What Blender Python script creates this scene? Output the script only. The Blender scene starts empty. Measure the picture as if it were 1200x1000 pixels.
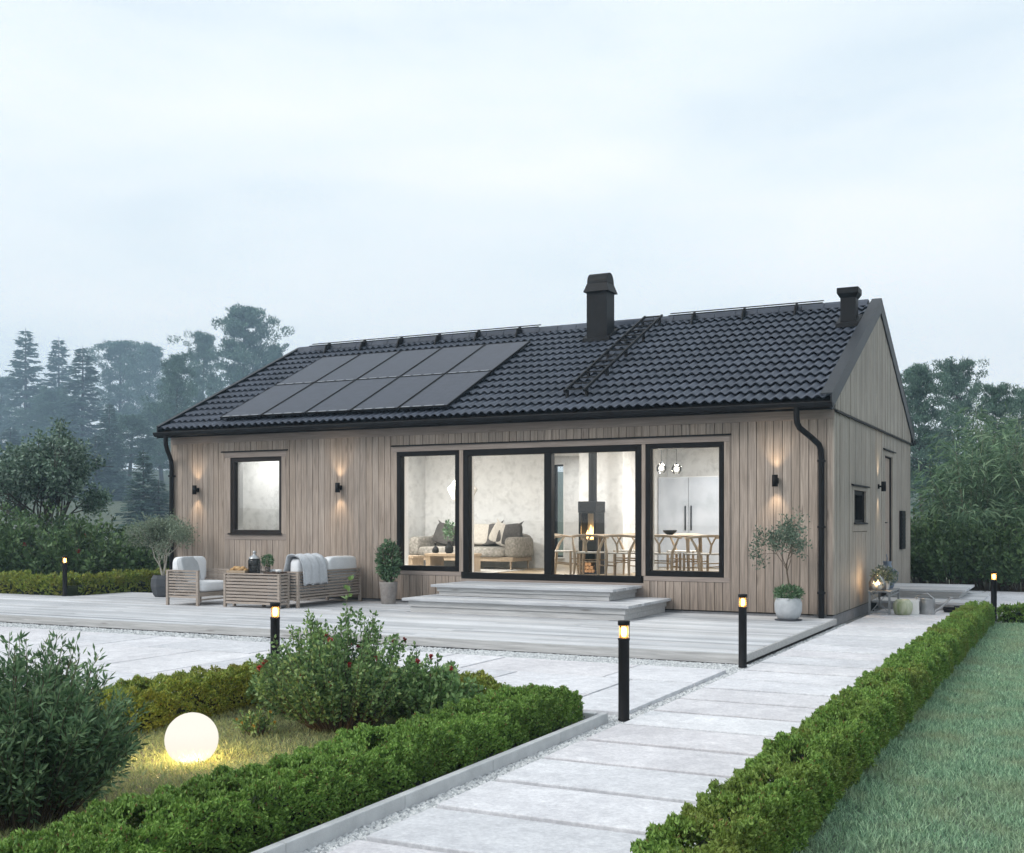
import bpy, bmesh, math, random
import numpy as np
from mathutils import Vector, Matrix

scene = bpy.context.scene
COL = scene.collection
random.seed(7)
PI = math.pi
R = math.radians

# ------------------------------------------------------------------ camera numbers (also used to lay trees out by bearing and distance)
CAM = np.array([3.2089, -16.6923, 1.5]); YAW = 0.4652; FPX = 1332.16
FW = np.array([-math.sin(YAW), math.cos(YAW), 0.0]); RT = np.array([math.cos(YAW), math.sin(YAW), 0.0])


def at(u, d, z=0.0):
    p = CAM + (FW + RT * (u - 600) / FPX) * d
    return (float(p[0]), float(p[1]), z)


# ------------------------------------------------------------------ materials
MATS = {}


def new_mat(name):
    m = bpy.data.materials.new(name); m.use_nodes = True
    nt = m.node_tree; nt.nodes.clear()
    out = nt.nodes.new('ShaderNodeOutputMaterial')
    MATS[name] = m
    return m, nt, out


def N(nt, typ, **kw):
    n = nt.nodes.new(typ)
    for k, v in kw.items():
        setattr(n, k, v)
    return n


def ramp(nt, cols, pos=None):
    r = N(nt, 'ShaderNodeValToRGB')
    e = r.color_ramp.elements
    n = len(cols)
    while len(e) < n:
        e.new(0.5)
    for i, c in enumerate(cols):
        e[i].position = pos[i] if pos else i / (n - 1)
        e[i].color = (c[0], c[1], c[2], 1)
    return r


def surf(name, c1, c2, scale=5.0, rough=0.6, bump=0.2, bscale=None, metallic=0.0, stretch=(1, 1, 1), detail=6, spec=0.5,
         contrast=(0.3, 0.7), dist=0.02, mottle=None, world=False, rvar=0.0):
    """noise-mixed two-colour surface with bump"""
    m, nt, out = new_mat(name)
    b = N(nt, 'ShaderNodeBsdfPrincipled')
    if world:
        g = N(nt, 'ShaderNodeNewGeometry'); co = g.outputs['Position']
    else:
        tc = N(nt, 'ShaderNodeTexCoord'); co = tc.outputs['Object']
    mp = N(nt, 'ShaderNodeMapping'); mp.inputs['Scale'].default_value = stretch
    nt.links.new(co, mp.inputs['Vector'])
    n1 = N(nt, 'ShaderNodeTexNoise'); n1.inputs['Scale'].default_value = scale; n1.inputs['Detail'].default_value = detail
    nt.links.new(mp.outputs[0], n1.inputs['Vector'])
    r = ramp(nt, [c1, c2], contrast)
    nt.links.new(n1.outputs['Fac'], r.inputs['Fac'])
    colr = r.outputs['Color']
    if mottle:
        sc, c3, lo, hi, amt = mottle
        n3 = N(nt, 'ShaderNodeTexNoise'); n3.inputs['Scale'].default_value = sc; n3.inputs['Detail'].default_value = 8; n3.inputs['Roughness'].default_value = 0.65
        nt.links.new(co, n3.inputs['Vector'])
        r3 = ramp(nt, [(0, 0, 0), (amt, amt, amt)], (lo, hi)); nt.links.new(n3.outputs['Fac'], r3.inputs['Fac'])
        mx = N(nt, 'ShaderNodeMixRGB'); mx.inputs['Color2'].default_value = (*c3, 1)
        nt.links.new(r3.outputs['Color'], mx.inputs['Fac']); nt.links.new(colr, mx.inputs['Color1'])
        colr = mx.outputs['Color']
    nt.links.new(colr, b.inputs['Base Color'])
    b.inputs['Roughness'].default_value = rough
    if rvar:
        mr = N(nt, 'ShaderNodeMapRange'); mr.inputs['To Min'].default_value = rough - rvar; mr.inputs['To Max'].default_value = rough + rvar
        nt.links.new(n1.outputs['Fac'], mr.inputs['Value']); nt.links.new(mr.outputs[0], b.inputs['Roughness'])
    b.inputs['Metallic'].default_value = metallic
    b.inputs['Specular IOR Level'].default_value = spec
    if bump:
        n2 = N(nt, 'ShaderNodeTexNoise'); n2.inputs['Scale'].default_value = bscale or scale * 6; n2.inputs['Detail'].default_value = 5
        nt.links.new(mp.outputs[0], n2.inputs['Vector'])
        bp = N(nt, 'ShaderNodeBump'); bp.inputs['Strength'].default_value = bump; bp.inputs['Distance'].default_value = dist
        nt.links.new(n2.outputs['Fac'], bp.inputs['Height']); nt.links.new(bp.outputs[0], b.inputs['Normal'])
    nt.links.new(b.outputs[0], out.inputs['Surface'])
    return m


def wood(name, tones, axis='Z', grain=1.0, rough=0.65, knots=0.5, streak=0.35, spec=0.3, wear=None, splash=False):
    """board wood: colour per board (island), grain stretched along the board, some knots"""
    m, nt, out = new_mat(name)
    b = N(nt, 'ShaderNodeBsdfPrincipled')
    g = N(nt, 'ShaderNodeNewGeometry')
    rr = ramp(nt, tones); nt.links.new(g.outputs['Random Per Island'], rr.inputs['Fac'])
    tc = N(nt, 'ShaderNodeTexCoord')
    off = N(nt, 'ShaderNodeVectorMath', operation='MULTIPLY_ADD')
    cmb = N(nt, 'ShaderNodeCombineXYZ')
    for i in range(3):
        nt.links.new(g.outputs['Random Per Island'], cmb.inputs[i])
    nt.links.new(cmb.outputs[0], off.inputs[0]); off.inputs[1].default_value = (17.3, 31.7, 53.1)
    nt.links.new(tc.outputs['Object'], off.inputs[2])
    st = {'X': (0.7, 14, 14), 'Y': (14, 0.7, 14), 'Z': (14, 14, 0.7)}[axis]
    mp = N(nt, 'ShaderNodeMapping'); mp.inputs['Scale'].default_value = [s * grain for s in st]
    nt.links.new(off.outputs[0], mp.inputs['Vector'])
    n1 = N(nt, 'ShaderNodeTexNoise'); n1.inputs['Scale'].default_value = 3.0; n1.inputs['Detail'].default_value = 7; n1.inputs['Distortion'].default_value = 0.6
    nt.links.new(mp.outputs[0], n1.inputs['Vector'])
    r1 = ramp(nt, [(1 - streak,) * 3, (1 + streak * 0.4,) * 3], (0.3, 0.7)); nt.links.new(n1.outputs['Fac'], r1.inputs['Fac'])
    mul = N(nt, 'ShaderNodeMixRGB', blend_type='MULTIPLY'); mul.inputs['Fac'].default_value = 1
    nt.links.new(rr.outputs['Color'], mul.inputs['Color1']); nt.links.new(r1.outputs['Color'], mul.inputs['Color2'])
    col = mul.outputs['Color']
    if knots:
        mk = N(nt, 'ShaderNodeMapping'); ks = {'X': (1.2, 7, 7), 'Y': (7, 1.2, 7), 'Z': (7, 7, 1.2)}[axis]
        mk.inputs['Scale'].default_value = ks; nt.links.new(off.outputs[0], mk.inputs['Vector'])
        vo = N(nt, 'ShaderNodeTexVoronoi'); vo.inputs['Scale'].default_value = 1.0
        nt.links.new(mk.outputs[0], vo.inputs['Vector'])
        rk = ramp(nt, [(knots,) * 3, (0, 0, 0)], (0.05, 0.13)); nt.links.new(vo.outputs['Distance'], rk.inputs['Fac'])
        mxk = N(nt, 'ShaderNodeMixRGB'); mxk.inputs['Color2'].default_value = (tones[0][0] * 0.35, tones[0][1] * 0.3, tones[0][2] * 0.28, 1)
        nt.links.new(rk.outputs['Color'], mxk.inputs['Fac']); nt.links.new(col, mxk.inputs['Color1'])
        col = mxk.outputs['Color']
    if wear:
        nw = N(nt, 'ShaderNodeTexNoise'); nw.inputs['Scale'].default_value = wear[0]; nw.inputs['Detail'].default_value = 6
        nt.links.new(tc.outputs['Object'], nw.inputs['Vector'])
        rw = ramp(nt, [(1 - wear[1],) * 3, (1.0,) * 3], (0.35, 0.65)); nt.links.new(nw.outputs['Fac'], rw.inputs['Fac'])
        mw = N(nt, 'ShaderNodeMixRGB', blend_type='MULTIPLY'); mw.inputs['Fac'].default_value = 1
        nt.links.new(col, mw.inputs['Color1']); nt.links.new(rw.outputs['Color'], mw.inputs['Color2']); col = mw.outputs['Color']
    if splash:
        sz = N(nt, 'ShaderNodeSeparateXYZ'); nt.links.new(tc.outputs['Object'], sz.inputs[0])
        ns = N(nt, 'ShaderNodeTexNoise'); ns.inputs['Scale'].default_value = 7; ns.inputs['Detail'].default_value = 6; nt.links.new(mp.outputs[0], ns.inputs['Vector'])
        ad = N(nt, 'ShaderNodeMath', operation='MULTIPLY_ADD'); nt.links.new(ns.outputs['Fac'], ad.inputs[0]); ad.inputs[1].default_value = -.7; nt.links.new(sz.outputs['Z'], ad.inputs[2])
        rs_ = ramp(nt, [(.70, .69, .68), (1, 1, 1)], (0, 1)); mrr = N(nt, 'ShaderNodeMapRange'); mrr.inputs['From Min'].default_value = -.25; mrr.inputs['From Max'].default_value = .25
        nt.links.new(ad.outputs[0], mrr.inputs['Value']); nt.links.new(mrr.outputs[0], rs_.inputs['Fac'])
        ms_ = N(nt, 'ShaderNodeMixRGB', blend_type='MULTIPLY'); ms_.inputs['Fac'].default_value = 1; nt.links.new(col, ms_.inputs['Color1']); nt.links.new(rs_.outputs['Color'], ms_.inputs['Color2']); col = ms_.outputs['Color']
    nt.links.new(col, b.inputs['Base Color'])
    b.inputs['Roughness'].default_value = rough; b.inputs['Specular IOR Level'].default_value = spec
    bp = N(nt, 'ShaderNodeBump'); bp.inputs['Strength'].default_value = 0.25; bp.inputs['Distance'].default_value = 0.006
    nt.links.new(n1.outputs['Fac'], bp.inputs['Height']); nt.links.new(bp.outputs[0], b.inputs['Normal'])
    nt.links.new(b.outputs[0], out.inputs['Surface'])
    return m


def leafmat(name, tones, trans=0.25, rough=0.5, patch=None, dead=None):
    m, nt, out = new_mat(name)
    g = N(nt, 'ShaderNodeNewGeometry')
    if dead: rr = ramp(nt, tones + [tones[1], dead], [.93 * i / (len(tones) - 1) for i in range(len(tones))] + [.955, .985])
    else: rr = ramp(nt, tones)
    nt.links.new(g.outputs['Random Per Island'], rr.inputs['Fac'])
    col = rr.outputs['Color']
    nz = N(nt, 'ShaderNodeTexNoise'); nz.inputs['Scale'].default_value = patch[0] if patch else 1.5; nz.inputs['Detail'].default_value = 3
    nt.links.new(g.outputs['Position'], nz.inputs['Vector'])
    if patch:
        r2 = ramp(nt, [(0, 0, 0), (patch[2],) * 3], (0.45, 0.68)); nt.links.new(nz.outputs['Fac'], r2.inputs['Fac'])
        mx = N(nt, 'ShaderNodeMixRGB'); mx.inputs['Color2'].default_value = (*patch[1], 1)
        nt.links.new(r2.outputs['Color'], mx.inputs['Fac']); nt.links.new(col, mx.inputs['Color1']); col = mx.outputs['Color']
    else:
        r2 = ramp(nt, [(0.72,) * 3, (1.15,) * 3], (0.35, 0.65)); nt.links.new(nz.outputs['Fac'], r2.inputs['Fac'])
        mx = N(nt, 'ShaderNodeMixRGB', blend_type='MULTIPLY'); mx.inputs['Fac'].default_value = 1
        nt.links.new(col, mx.inputs['Color1']); nt.links.new(r2.outputs['Color'], mx.inputs['Color2']); col = mx.outputs['Color']
    b = N(nt, 'ShaderNodeBsdfPrincipled'); b.inputs['Roughness'].default_value = rough; b.inputs['Specular IOR Level'].default_value = 0.3
    nt.links.new(col, b.inputs['Base Color'])
    t = N(nt, 'ShaderNodeBsdfTranslucent'); nt.links.new(col, t.inputs['Color'])
    ms = N(nt, 'ShaderNodeMixShader'); ms.inputs['Fac'].default_value = trans
    nt.links.new(b.outputs[0], ms.inputs[1]); nt.links.new(t.outputs[0], ms.inputs[2])
    nt.links.new(ms.outputs[0], out.inputs['Surface'])
    return m


def emit(name, col, strength):
    m, nt, out = new_mat(name)
    e = N(nt, 'ShaderNodeEmission'); e.inputs['Color'].default_value = (*col, 1); e.inputs['Strength'].default_value = strength
    nt.links.new(e.outputs[0], out.inputs['Surface'])
    return m


def glass(name, tint=(1, 1, 1), ior=1.45, rough=0.0, refl=1.0):
    """thin clear pane: see-through, mirror share by Fresnel"""
    m, nt, out = new_mat(name)
    t = N(nt, 'ShaderNodeBsdfTransparent'); t.inputs['Color'].default_value = (*tint, 1)
    g = N(nt, 'ShaderNodeBsdfGlossy'); g.inputs['Roughness'].default_value = rough
    f = N(nt, 'ShaderNodeFresnel'); f.inputs['IOR'].default_value = ior
    mu = N(nt, 'ShaderNodeMath', operation='MULTIPLY'); mu.inputs[1].default_value = refl
    ms = N(nt, 'ShaderNodeMixShader')
    nt.links.new(f.outputs[0], mu.inputs[0]); nt.links.new(mu.outputs[0], ms.inputs['Fac'])
    nt.links.new(t.outputs[0], ms.inputs[1]); nt.links.new(g.outputs[0], ms.inputs[2])
    nt.links.new(ms.outputs[0], out.inputs['Surface'])
    return m


SID = [(0.357, 0.289, 0.237), (0.423, 0.344, 0.285), (0.384, 0.319, 0.272), (0.453, 0.371, 0.309), (0.371, 0.301, 0.251), (0.430, 0.360, 0.307)]
M = {}
M['siding'] = wood('larch_cladding', SID, 'Z', 1.0, 0.7, 0.6, 0.34, wear=(0.8, 0.2), splash=True)
SIDG = [(0.353, 0.317, 0.272), (0.401, 0.360, 0.310), (0.374, 0.342, 0.301), (0.424, 0.381, 0.328), (0.363, 0.323, 0.279)]
M['gsiding'] = wood('larch_cladding_gable', SIDG, 'Z', 1.0, 0.7, 0.55, 0.3, wear=(0.8, 0.18), splash=True)
M['trim'] = wood('larch_trim', [(0.29, 0.24, 0.21), (0.35, 0.295, 0.26)], 'X', 1.0, 0.7, 0.3, 0.25)
M['sheath'] = surf('dark_sheathing', (0.02, 0.017, 0.015), (0.03, 0.026, 0.022), 4, 0.9, 0)
M['black'] = surf('black_metal', (0.005, 0.005, 0.006), (0.010, 0.010, 0.011), 6, 0.55, 0.05, spec=0.2)
M['frameb'] = surf('dark_frame', (0.005, 0.005, 0.005), (0.009, 0.008, 0.008), 9, 0.5, 0.03, spec=0.15)
M['brownf'] = surf('brown_black_frame', (0.012, 0.008, 0.007), (0.02, 0.013, 0.011), 9, 0.5, 0.03, spec=0.3)
M['found'] = surf('foundation_render', (0.19, 0.19, 0.20), (0.26, 0.26, 0.27), 9, 0.9, 0.3, 60)
M['plaster'] = surf('plaster_reflection_mottle', (0.68, 0.675, 0.66), (0.77, 0.765, 0.75), 2.2, 0.9, 0.0, mottle=(6.5, (0.36, 0.36, 0.35), 0.47, 0.66, 0.42))  # mottle puts tree reflections from the panes into the wall colour
M['white'] = surf('white_paint', (0.74, 0.73, 0.71), (0.80, 0.79, 0.77), 3, 0.6, 0.0)
M['greywall'] = surf('grey_hall_wall', (0.50, 0.49, 0.47), (0.58, 0.57, 0.55), 3, 0.8, 0.0)
M['oakfloor'] = wood('oak_floor', [(0.34, 0.25, 0.15), (0.44, 0.34, 0.22), (0.38, 0.29, 0.18)], 'X', 1.0, 0.4, 0.2, 0.2)
M['oak'] = wood('pale_oak', [(0.32, 0.235, 0.155), (0.45, 0.35, 0.25), (0.38, 0.29, 0.20)], 'Z', 1.0, 0.5, 0.2, 0.2)
M['darkoak'] = wood('smoked_oak', [(0.055, 0.035, 0.024), (0.08, 0.05, 0.035)], 'Z', 1.0, 0.5, 0.1, 0.2)
DK = [(0.34, 0.355, 0.38), (0.60, 0.615, 0.64), (0.44, 0.45, 0.47), (0.72, 0.73, 0.755), (0.53, 0.53, 0.54), (0.66, 0.675, 0.70)]
M['deck'] = wood('weathered_decking', DK, 'X', 1.0, 0.75, 0.45, 0.2, wear=(0.9, 0.14))
M['decky'] = wood('weathered_decking_edge', [(0.46, 0.455, 0.45), (0.55, 0.545, 0.54)], 'X', 1.0, 0.8, 0.5, 0.3)
M['slat'] = wood('teak_slats', [(0.31, 0.26, 0.22), (0.41, 0.345, 0.295), (0.36, 0.305, 0.265)], 'X', 1.5, 0.6, 0.1, 0.25)
M['paver_old'] = surf('concrete_slab', (0.53, 0.555, 0.58), (0.68, 0.70, 0.73), 2.2, 0.85, 0.25, 40, mottle=(5.0, (0.42, 0.43, 0.44), 0.50, 0.74, 0.6), dist=0.006)
M['kerb'] = surf('concrete_kerb', (0.46, 0.47, 0.48), (0.60, 0.61, 0.62), 6, 0.9, 0.3, 60, dist=0.006)
M['gravelb'] = surf('gravel_bed', (0.09, 0.095, 0.10), (0.24, 0.25, 0.26), 55, 0.95, 0.8, 70, dist=0.02, contrast=(0.35, 0.62))
M['earth'] = surf('meadow_ground', (0.045, 0.06, 0.03), (0.085, 0.10, 0.05), 1.2, 0.95, 0.6, 30)
M['lawnb'] = surf('lawn_base', (0.09, 0.13, 0.095), (0.14, 0.19, 0.14), 3, 0.95, 0.5, 50)
M['drybase'] = surf('dry_turf_base', (0.10, 0.09, 0.055), (0.15, 0.14, 0.08), 4, 0.95, 0.5, 50)
M['cush'] = surf('pale_outdoor_fabric', (0.70, 0.715, 0.735), (0.78, 0.79, 0.805), 5, 0.95, 0.35, 12, dist=0.03)
M['cush2'] = surf('grey_outdoor_fabric', (0.40, 0.42, 0.44), (0.47, 0.49, 0.51), 5, 0.95, 0.35, 12, dist=0.03)
M['throw'] = surf('grey_blue_throw', (0.50, 0.52, 0.55), (0.60, 0.62, 0.65), 30, 0.95, 0.5, 120)
M['sofa'] = surf('oatmeal_sofa_fabric', (0.20, 0.18, 0.155), (0.42, 0.39, 0.345), 22, 0.95, 0.6, 70)
M['dkpil'] = surf('charcoal_fabric', (0.06, 0.055, 0.05), (0.10, 0.09, 0.085), 20, 0.95, 0.4)
M['ltpil'] = surf('linen_fabric', (0.42, 0.38, 0.33), (0.52, 0.48, 0.42), 20, 0.95, 0.4)
M['potdark'] = surf('dark_grey_pot', (0.05, 0.055, 0.065), (0.08, 0.085, 0.095), 8, 0.8, 0.3)
M['potbeige'] = surf('taupe_woven_pot', (0.25, 0.225, 0.21), (0.34, 0.31, 0.29), 14, 0.8, 0.5, 60)
M['potgrey'] = surf('grey_concrete_pot', (0.36, 0.38, 0.40), (0.52, 0.54, 0.56), 6, 0.85, 0.4, 50)
M['soil'] = surf('potting_soil', (0.02, 0.015, 0.01), (0.04, 0.03, 0.02), 20, 1, 0.8)
M['bark'] = surf('tree_bark', (0.05, 0.042, 0.036), (0.10, 0.085, 0.072), 6, 0.9, 0.6, stretch=(1, 1, 0.2))
M['palebark'] = surf('pale_twig_bark', (0.34, 0.32, 0.27), (0.46, 0.43, 0.37), 8, 0.85, 0.3)
M['twig'] = surf('brown_twig', (0.07, 0.05, 0.035), (0.12, 0.09, 0.06), 9, 0.9, 0.2)
M['culm'] = surf('bamboo_culm', (0.09, 0.105, 0.06), (0.15, 0.155, 0.095), 5, 0.6, 0.1)
M['steel'] = surf('galvanised_steel', (0.34, 0.35, 0.36), (0.46, 0.47, 0.48), 9, 0.38, 0.1, metallic=0.85)
M['greymetal'] = surf('grey_painted_metal', (0.20, 0.21, 0.22), (0.27, 0.28, 0.29), 9, 0.6, 0.15)
M['wax'] = surf('candle_wax', (0.75, 0.68, 0.58), (0.82, 0.75, 0.65), 5, 0.5, 0)
M['bread'] = surf('bread_crust', (0.36, 0.19, 0.07), (0.62, 0.43, 0.22), 14, 0.8, 0.4)
M['ceram'] = surf('white_ceramic', (0.74, 0.74, 0.73), (0.80, 0.80, 0.79), 4, 0.25, 0)
M['bluecer'] = surf('blue_grey_enamel', (0.12, 0.16, 0.22), (0.17, 0.22, 0.29), 7, 0.4, 0.05)
M['melon'] = surf('green_glazed_pot', (0.20, 0.26, 0.11), (0.55, 0.56, 0.44), 14, 0.5, 0.3, stretch=(1, 1, 0.25))
M['cabinet'] = surf('grey_cabinet_front', (0.38, 0.41, 0.46), (0.50, 0.53, 0.58), 2.5, 0.55, 0.0, mottle=(2.0, (0.30, 0.33, 0.37), 0.5, 0.72, 0.7))
M['logend'] = surf('cut_log', (0.42, 0.22, 0.10), (0.62, 0.36, 0.18), 16, 0.8, 0.4)
M['stove'] = surf('stove_iron', (0.006, 0.006, 0.0065), (0.011, 0.011, 0.0115), 12, 0.6, 0.1, spec=0.25)
M['paper'] = surf('shade_paper', (0.66, 0.63, 0.58), (0.74, 0.71, 0.66), 9, 0.9, 0.2)
M['rug'] = surf('grey_rug', (0.40, 0.37, 0.33), (0.55, 0.52, 0.47), 18, 1, 0.6)
M['glass'] = glass('window_glass', (0.97, 0.98, 0.98), 1.42, 0.0, 1.0)
M['jar'] = glass('jar_glass', (0.98, 0.985, 0.985), 1.35, 0.02, 0.8)
M['smoke'] = glass('smoked_jar_glass', (0.45, 0.47, 0.48), 1.5, 0.02, 1.0)
M['amber'] = glass('lamp_glass', (1.0, 0.93, 0.82), 1.35, 0.02, 0.8)
def lampglass():
    m, nt, out = new_mat('frosted_amber_glass')
    a = N(nt, 'ShaderNodeBsdfTransparent'); a.inputs['Color'].default_value = (1, .9, .74, 1)
    b = N(nt, 'ShaderNodeBsdfTranslucent'); b.inputs['Color'].default_value = (1, .76, .46, 1)
    s = N(nt, 'ShaderNodeMixShader'); s.inputs['Fac'].default_value = .22
    nt.links.new(a.outputs[0], s.inputs[1]); nt.links.new(b.outputs[0], s.inputs[2]); nt.links.new(s.outputs[0], out.inputs['Surface'])
    return m


M['lampglass'] = lampglass()
M['bulb'] = emit('warm_bulb', (1.0, 0.62, 0.26), 14.0)
def globe_mat():
    m, nt, out = new_mat('milky_globe')
    e = N(nt, 'ShaderNodeEmission'); tc = N(nt, 'ShaderNodeTexCoord'); sp = N(nt, 'ShaderNodeSeparateXYZ'); nt.links.new(tc.outputs['Object'], sp.inputs[0])
    mr = N(nt, 'ShaderNodeMapRange'); mr.inputs['From Min'].default_value = -.02; mr.inputs['From Max'].default_value = .20; nt.links.new(sp.outputs['Z'], mr.inputs['Value'])
    r = ramp(nt, [(.80, .72, .58), (1.0, .94, .82), (1.08, 1.03, .94)], (0, .3, 1)); nt.links.new(mr.outputs[0], r.inputs['Fac']); nt.links.new(r.outputs['Color'], e.inputs['Color'])
    t = N(nt, 'ShaderNodeBsdfTransparent'); t.inputs['Color'].default_value = (1, .93, .8, 1); s = N(nt, 'ShaderNodeMixShader'); s.inputs['Fac'].default_value = .86
    nt.links.new(t.outputs[0], s.inputs[1]); nt.links.new(e.outputs[0], s.inputs[2]); nt.links.new(s.outputs[0], out.inputs['Surface']); return m


M['globe'] = globe_mat()
M['pendl'] = emit('pendant_light', (1.0, 0.92, 0.80), 5.0)
M['flame'] = emit('flame', (1.0, 0.66, 0.32), 5.0)
M['lens'] = emit('lamp_lens', (1.0, 0.70, 0.38), 6.0)

G = (0.018, 0.034, 0.018)
M['hedge'] = leafmat('hedge_green', [(0.074, 0.162, 0.034), (0.151, 0.276, 0.051), (0.201, 0.338, 0.072), (0.269, 0.420, 0.098)], 0.2, dead=(0.20, 0.125, 0.05))
M['hedgey'] = leafmat('hedge_lamp_tint', [(0.110, 0.184, 0.037), (0.219, 0.299, 0.053), (0.294, 0.366, 0.075), (0.403, 0.432, 0.090)], 0.2, patch=(2.5, (0.26, 0.21, 0.035), 0.6), dead=(0.20, 0.125, 0.05))  # globe lamp's gold glow is mixed into these leaf colours
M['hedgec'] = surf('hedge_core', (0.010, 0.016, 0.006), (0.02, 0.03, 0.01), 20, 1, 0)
M['hedgey2'] = leafmat('hedge_green_bronze', [(0.077, 0.167, 0.035), (0.157, 0.281, 0.052), (0.209, 0.350, 0.073), (0.274, 0.431, 0.100)], 0.2, patch=(1.8, (0.22, 0.19, 0.04), 0.45), dead=(0.20, 0.125, 0.05))
M['grass'] = leafmat('lawn_grass', [(0.101, 0.178, 0.122), (0.207, 0.350, 0.227), (0.328, 0.516, 0.336), (0.511, 0.703, 0.459)], 0.3, patch=(2.2, (0.36, 0.37, 0.22), 0.5))
M['dry'] = leafmat('dry_grass', [(0.221, 0.305, 0.150), (0.382, 0.421, 0.200), (0.542, 0.561, 0.281), (0.301, 0.421, 0.200)], 0.3, patch=(1.0, (0.12, 0.17, 0.10), 0.5))
M['willow'] = leafmat('willow_leaf', [(0.057, 0.114, 0.055), (0.097, 0.179, 0.087), (0.148, 0.244, 0.119), (0.228, 0.324, 0.163)], 0.22)
M['rose'] = leafmat('rose_leaf', [(0.067, 0.141, 0.056), (0.132, 0.234, 0.084), (0.206, 0.334, 0.125), (0.317, 0.450, 0.196)], 0.25)
M['petal'] = leafmat('red_petal', [(0.25, 0.02, 0.025), (0.42, 0.05, 0.05), (0.36, 0.09, 0.07)], 0.25)
M['petaly'] = leafmat('yellow_petal', [(0.50, 0.33, 0.05), (0.42, 0.30, 0.08)], 0.25)
M['petalw'] = leafmat('white_petal', [(0.42, 0.46, 0.44), (0.55, 0.58, 0.55)], 0.25)
M['fir'] = leafmat('spruce_needles', [(0.048, 0.094, 0.075), (0.079, 0.146, 0.110), (0.120, 0.196, 0.154)], 0.12)
M['pine'] = leafmat('pine_needles', [(0.059, 0.118, 0.085), (0.101, 0.182, 0.129), (0.160, 0.252, 0.185)], 0.12)
M['dark'] = leafmat('dark_broadleaf', [(0.053, 0.100, 0.067), (0.100, 0.166, 0.113), (0.172, 0.250, 0.174), (0.301, 0.377, 0.322)], 0.2)
M['shrub'] = leafmat('shrub_leaf', [(0.057, 0.106, 0.047), (0.107, 0.182, 0.075), (0.171, 0.265, 0.109)], 0.2)
M['bamboo'] = leafmat('bamboo_leaf', [(0.061, 0.123, 0.067), (0.108, 0.192, 0.102), (0.166, 0.268, 0.147), (0.256, 0.358, 0.218)], 0.25)
M['olive'] = leafmat('olive_leaf', [(0.142, 0.195, 0.134), (0.228, 0.285, 0.205), (0.314, 0.375, 0.268)], 0.2)
M['ficus'] = leafmat('ficus_leaf', [(0.049, 0.104, 0.046), (0.094, 0.177, 0.083), (0.208, 0.312, 0.187)], 0.2)
M['sage'] = leafmat('sage_leaf', [(0.083, 0.131, 0.090), (0.138, 0.193, 0.138), (0.193, 0.248, 0.179)], 0.2)


def paver_mat():
    m, nt, out = new_mat('concrete_slabs')
    b = N(nt, 'ShaderNodeBsdfPrincipled'); g = N(nt, 'ShaderNodeNewGeometry'); co = g.outputs['Position']
    r0 = ramp(nt, [(0.60, 0.61, 0.63), (0.72, 0.72, 0.74), (0.66, 0.645, 0.66), (0.75, 0.755, 0.77)]); nt.links.new(g.outputs['Random Per Island'], r0.inputs['Fac'])
    col = r0.outputs['Color']
    for sc, det, lo, hi, dark, bl in ((1.3, 8, .32, .68, .86, 1.08), (9.0, 9, .38, .66, .88, 1.06), (42, 4, .40, .62, .88, 1.05)):
        n = N(nt, 'ShaderNodeTexNoise'); n.inputs['Scale'].default_value = sc; n.inputs['Detail'].default_value = det; n.inputs['Roughness'].default_value = .62; n.inputs['Distortion'].default_value = .4
        nt.links.new(co, n.inputs['Vector']); r = ramp(nt, [(dark, dark, dark * 1.01), (bl, bl, bl)], (lo, hi)); nt.links.new(n.outputs['Fac'], r.inputs['Fac'])
        mu = N(nt, 'ShaderNodeMixRGB', blend_type='MULTIPLY'); mu.inputs['Fac'].default_value = 1; nt.links.new(col, mu.inputs['Color1']); nt.links.new(r.outputs['Color'], mu.inputs['Color2']); col = mu.outputs['Color']
    v = N(nt, 'ShaderNodeTexVoronoi'); v.inputs['Scale'].default_value = 55; nt.links.new(co, v.inputs['Vector'])
    rv = ramp(nt, [(.55, .55, .55), (1, 1, 1)], (.06, .12)); nt.links.new(v.outputs['Distance'], rv.inputs['Fac'])
    mu = N(nt, 'ShaderNodeMixRGB', blend_type='MULTIPLY'); mu.inputs['Fac'].default_value = .6; nt.links.new(col, mu.inputs['Color1']); nt.links.new(rv.outputs['Color'], mu.inputs['Color2']); col = mu.outputs['Color']
    nt.links.new(col, b.inputs['Base Color']); b.inputs['Roughness'].default_value = .82; b.inputs['Specular IOR Level'].default_value = .3
    n2 = N(nt, 'ShaderNodeTexNoise'); n2.inputs['Scale'].default_value = 45; n2.inputs['Detail'].default_value = 6; nt.links.new(co, n2.inputs['Vector'])
    bp = N(nt, 'ShaderNodeBump'); bp.inputs['Strength'].default_value = .35; bp.inputs['Distance'].default_value = .006; nt.links.new(n2.outputs['Fac'], bp.inputs['Height']); nt.links.new(bp.outputs[0], b.inputs['Normal'])
    nt.links.new(b.outputs[0], out.inputs['Surface']); return m


M['paver'] = paver_mat()


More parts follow.
